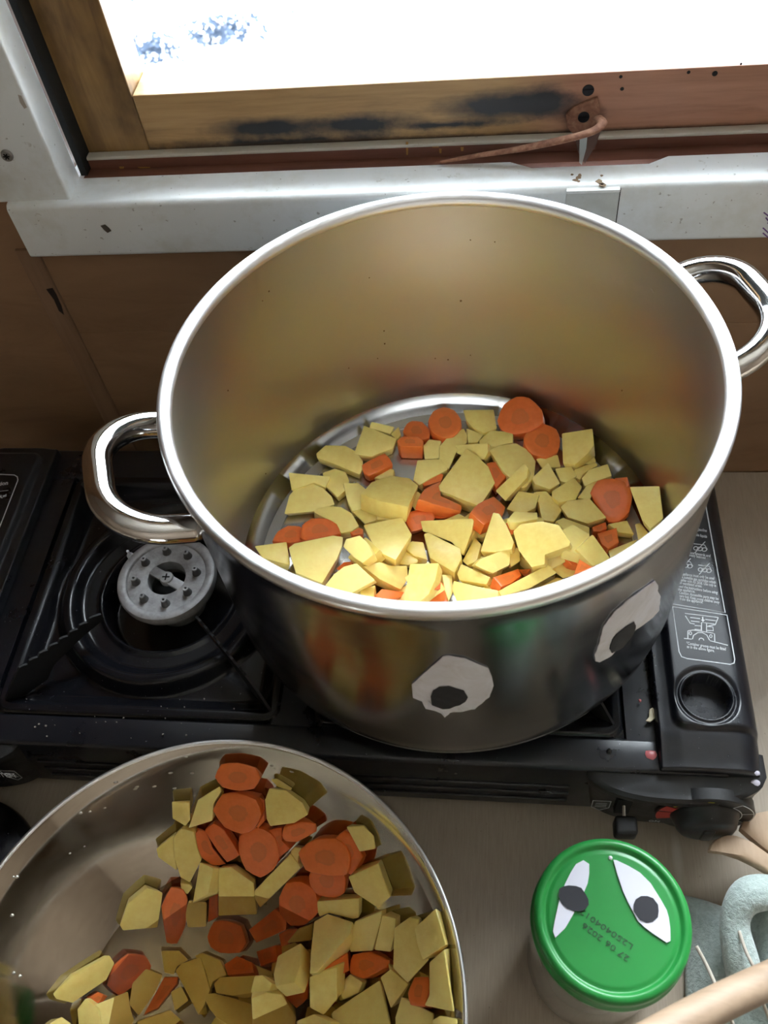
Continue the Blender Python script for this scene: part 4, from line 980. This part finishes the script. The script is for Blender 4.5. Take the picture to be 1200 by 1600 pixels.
def filler(pile, i, x, y, s, where, pc):
    _r.seed(500+i+pc); n = _r.choice((4, 5, 6)); a0 = _r.uniform(0, 6.28); kind = 'C' if i % 5 == 0 else 'P'
    if kind == 'C': n = 8
    P = [(x+s*_r.uniform(.8, 1.1)*math.cos(a0+k*6.283/n), y+s*_r.uniform(.8, 1.1)*math.sin(a0+k*6.283/n)) for k in range(n)]
    nm = 'potato chunk' if kind == 'P' else 'carrot slice'
    add_veg(pile, kind, P, _r.uniform(8, 12), nm+' buried in the lower layers of the heap in the '+where, 900+i, where, px=False, pct=.45,
            group='buried '+('potatoes' if kind == 'P' else 'carrots')+' in the '+where)
for i, (x, y) in enumerate(fill):
    if math.hypot(x, y) < .128: filler(pile, i, x, y, .0135, 'stockpot', 0)
for i, (k, fn, pts, th, lab) in enumerate(POT): add_veg(pile, k, fn(pts), th, lab+', stockpot', i, 'stockpot')
def bowlR(z): return (BR-.001)*max(.001, min(1, (z+.0995)/.0985))**(1/2.7)
pile2 = Pile(BX, BY, zin, bowlR); fill = []
_r.seed(78)
for i in range(20):
    a, q = _r.uniform(0, 6.283), math.sqrt(_r.uniform(0, 1)); fill.append((BX+.042+.055*q*math.cos(a), BY-.01+.060*q*math.sin(a)))
for i, (x, y) in enumerate(fill): filler(pile2, i, x, y, .0135, 'mixing bowl', 50)
for i, (k, fn, pts, th, lab) in enumerate(BOWL): add_veg(pile2, k, fn(pts), th, lab+', mixing bowl', 200+i, 'mixing bowl', lim=.75, pct=.6)
# starchy water standing in the bowl
zw = -.071; q = B(); lathe(q, [(0, zw), (bowlR(zw)*.5, zw), (bowlR(zw)-.0008, zw+.0001), (bowlR(zw)-.0003, zw+.0008)], 90, (BX, BY))
tag(obj('water', q, WATER, smooth='all', loc=(BX, BY, zw)), 'shallow cloudy water at the bottom of the mixing bowl', 'water', kind='stuff')
b = B(); random.seed(41)
for px, py in ((88, 1215), (130, 1322), (108, 1333), (163, 1262), (210, 1232), (213, 1229), (266, 1207), (272, 1231), (300, 1208), (55, 1250), (25, 1370), (18, 1430), (20, 1520), (30, 1525), (240, 1228), (290, 1182), (430, 1200), (425, 1196), (457, 1205), (20, 1370), (180, 1222), (125, 1270), (140, 1268)):
    lo, hi = .2, .99
    d = ray(px, py); best = None
    for k in range(400):
        t = .3+k*.001; p = CAM+d*t; r = math.hypot(p.x-BX, p.y-BY)
        if r < BR-.001 and p.z <= zin(r)+.0003: best = p; break
    if best:
        s = random.uniform(.0008, .0015); M = Matrix.Translation(best) @ Matrix.Diagonal((1.5, .8, .6, 1)); bmesh.ops.create_icosphere(b, subdivisions=2, radius=s, matrix=M)
obj('water_drops', b, mat('water drop', (.55, .52, .46), .03, .6), bowl, smooth='all')['kind'] = 'stuff'

# ------------------------------------------------------------------ jar with the painted-eye lid
JX, JY, JZ, JR = .0906, -.2311, .030, .0398
jar = empty('glass_jar', (JX, JY, ZC), label='glass jar with a green metal lid bearing paper eyes', cat='jar')
q = B(); lathe(q, [(0, ZC), (.033, ZC), (.0365, ZC+.003), (.0378, ZC+.012), (.0378, JZ-.032), (.0370, JZ-.022), (.0350, JZ-.014), (.0350, JZ-.004)], 72, (JX, JY))
obj('glass_body', q, JARG, jar, smooth='all')
q = B(); lathe(q, [(.0385, JZ-.0165), (.0398, JZ-.0165), (.0403, JZ-.0155), (.0400, JZ-.0135), (.0392, JZ-.0125), (.0393, JZ-.0040), (.0388, JZ-.0015), (.0372, JZ-.0003), (.0358, JZ), (.0346, JZ-.0006), (.0338, JZ-.0018), (.0328, JZ-.0019), (.0320, JZ-.0013), (.0305, JZ-.0012), (0, JZ-.0010)], 120, (JX, JY))
lid = obj('lid', q, GREEN, jar, smooth='all')
def cj(pts): return [(800+x/3, 1200+y/3) for x, y in pts]
ZE = JZ-.0002
def eye(poly, pup):
    o = obj('paper_eye', prism(B(), [onz(x, y, ZE) for x, y in cj(poly)], (0, 0, 1), .0005), PAPER, lid)
    tag(o, 'white pointed paper eye'); obj('pupil', prism(B(), [onz(x, y, ZE+.0004) for x, y in cj(pup)], (0, 0, 1), .0003), INK, o)
eye([(192, 765), (200, 720), (215, 650), (230, 590), (250, 540), (275, 490), (300, 450), (335, 432), (362, 450), (362, 495), (355, 540), (330, 600), (290, 680), (250, 750), (203, 795)],
    [(218, 600), (222, 565), (240, 555), (265, 550), (300, 553), (325, 562), (345, 590), (358, 615), (360, 640), (345, 660), (325, 671), (290, 671), (260, 658), (235, 635)])
eye([(475, 430), (490, 432), (545, 458), (600, 490), (650, 540), (700, 620), (725, 665), (735, 700), (742, 750), (743, 810), (725, 818), (660, 775), (620, 745), (590, 715), (545, 630), (520, 575), (495, 500)],
    [(570, 670), (570, 640), (580, 615), (605, 600), (635, 600), (662, 610), (685, 640), (688, 670), (684, 700), (660, 720), (630, 724), (600, 712)])
LINK = mat('dark green print', (.012, .06, .02), .5)
ZTX = JZ-.0008
for s, a, e in (('27 06 2026', (985, 1496), (913, 1441)), ('L250404012', (991, 1477), (909, 1419))):
    p, q_ = onz(*a, ZTX), onz(*e, ZTX); t = text_bm(s, .0040, (q_-p).length); place_text(t, p, q_-p, (0, 0, 1)); obj('date_print', t, LINK, lid)
q = B(); c = onz(954, 1340, ZTX); lathe(q, [(0, c.z+.0006), (.0009, c.z+.0002), (.0011, c.z-.0004)], 12, (c.x, c.y)); obj('chip', q, PAPER, lid)

# ------------------------------------------------------------------ clutter at the right edge and lower left
def slab(name, pts2, zf, th, m, label, cat, smooth=50):
    b = B(); P = [onz(x, y, zf(x, y)) for x, y in pts2]; n = len(P)
    c = sum(P, Vector())/n
    rings = []
    for s, dz in ((.35, .0006), (.8, 0.0), (.96, -.0008), (1, -.003), (.97, -th)):
        rings.append([b.verts.new(c+(p-c)*s+Vector((0, 0, dz))) for p in P])
    b.faces.new(rings[0]); b.faces.new(rings[-1][::-1])
    for A, C_ in zip(rings, rings[1:]):
        for i in range(n): b.faces.new((A[i], C_[i], C_[(i+1) % n], A[(i+1) % n]))
    bmesh.ops.recalc_face_normals(b, faces=b.faces[:]); bmesh.ops.subdivide_edges(b, edges=b.edges[:], cuts=1, use_grid_fill=True)
    return tag(obj(name, b, m, smooth=smooth, loc=(c.x, c.y, c.z-th)), label, cat)
slab('wooden_spatula', [(1107, 1328), (1110, 1319), (1118, 1310), (1134, 1303), (1150, 1304), (1175, 1314), (1200, 1332), (1260, 1365), (1290, 1400), (1260, 1410), (1200, 1363), (1178, 1350), (1155, 1339), (1130, 1331)], lambda x, y: -.052, .006, LIGHTWOOD, 'pale curved wooden spatula head at the right edge, nearer the cloth', 'spatula')
slab('wooden_spatula', [(1156, 1293), (1162, 1278), (1185, 1268), (1215, 1262), (1280, 1290), (1290, 1350), (1240, 1352), (1200, 1330), (1178, 1312)], lambda x, y: -.060, .007, LIGHTWOOD, 'pale wooden spatula head at the right edge, touching the dial', 'spatula')
def cloth():
    P0 = onz(1083, 1440, -.06); b = B(); nu, nv = 64, 40; V = []
    for j in range(nv+1):
        row = []
        for i in range(nu+1):
            u, v = i/nu, j/nv
            x = .1480+.150*u; y = -.188-.085*v - .012*math.sin(u*3)
            ph = u*8.6+v*2.4; z = ZC+.004+.022*(.5+.5*math.sin(ph))**1.5*min(1, u*6)*min(1, (1-v)*5+.2)*min(1, v*5+.25)+.002*math.sin(u*23+v*9)
            w = max(0, 1-abs((u-.40)/.13)**2)**.5*min(1, max(0, (.75-v)*3)); z = z*(1-w)+w*(ZC+.046-.012*v)
            x += .004*math.cos(ph)
            row.append(b.verts.new((x, y, max(ZC+.0015, z))))
        V.append(row)
    for j in range(nv):
        for i in range(nu): b.faces.new((V[j][i], V[j][i+1], V[j+1][i+1], V[j+1][i]))
    bmesh.ops.recalc_face_normals(b, faces=b.faces[:]); bmesh.ops.solidify(b, geom=b.faces[:], thickness=-.002)
    o = obj('fleece_cloth', b, FLEECE, smooth='all', loc=(.22, -.23, ZC)); 
    q = catmull([onz(1172, 1560, -.075), onz(1158, 1500, -.065), onz(1148, 1445, -.058), onz(1160, 1408, -.052), onz(1190, 1394, -.052), onz(1250, 1400, -.06)], 6)
    random.seed(9); obj('rolled_fold', tube(B(), q, [.0082+.0008*math.sin(k*.35) for k in range(len(q))], 16, 1.15), FLEECE, o, smooth='all')
    return tag(o, 'crumpled grey-green fleece cloth right of the jar', 'cloth')
cloth()
path = catmull([onz(1000, 1634, .10), onz(1105, 1577, .085), onz(1200, 1532, .07), onz(1330, 1475, .03), onz(1500, 1430, -.04), onz(1640, 1400, -.09)], 8)
sp = empty('wooden_spoon', path[-1], label='wooden spoon handle crossing the bottom right corner', cat='spoon')
obj('handle', tube(B(), path, .0073, 20, 1.0), SPOONW, sp, smooth='all')
q = B(); bmesh.ops.create_uvsphere(q, u_segments=24, v_segments=12, radius=1); bmesh.ops.scale(q, vec=(.034, .024, .008), verts=q.verts); bmesh.ops.translate(q, vec=path[-1]+Vector((.02, 0, -.003)), verts=q.verts); obj('spoon_bowl', q, SPOONW, sp, smooth='all')
CORD = mat('pale cord', (.48, .43, .36), .8)
tag(obj('cord', tube(B(), catmull([onz(1088, 1478, -.05), onz(1105, 1510, -.05), onz(1122, 1548, -.045), onz(1145, 1600, -.05), onz(1165, 1660, -.07)], 6), .0011, 8), CORD, smooth='all'), 'thin pale cord running down past the jar under the spoon handle', 'cord')
tag(obj('cord', tube(B(), catmull([onz(1155, 1455, -.052), onz(1165, 1485, -.05), onz(1180, 1518, -.05), onz(1190, 1560, -.07), onz(1205, 1600, -.095)], 6), .0010, 8), CORD, smooth='all'), 'thin pale cord lying over the fleece cloth', 'cord')
q = B(); lc = onz(-88, 1400, ZC+.01); lathe(q, [(0, ZC), (.060, ZC), (.066, ZC+.003), (.068, ZC+.010), (.067, ZC+.017), (.060, ZC+.020), (.045, ZC+.026), (0, ZC+.030)], 72, (lc.x, lc.y))
tag(obj('pan_lid', q, enamel('scuffed black glaze', (.012, .012, .016), .15), smooth='all', loc=(lc.x, lc.y, ZC)), 'black glossy round lid at the left edge below the stove', 'lid')
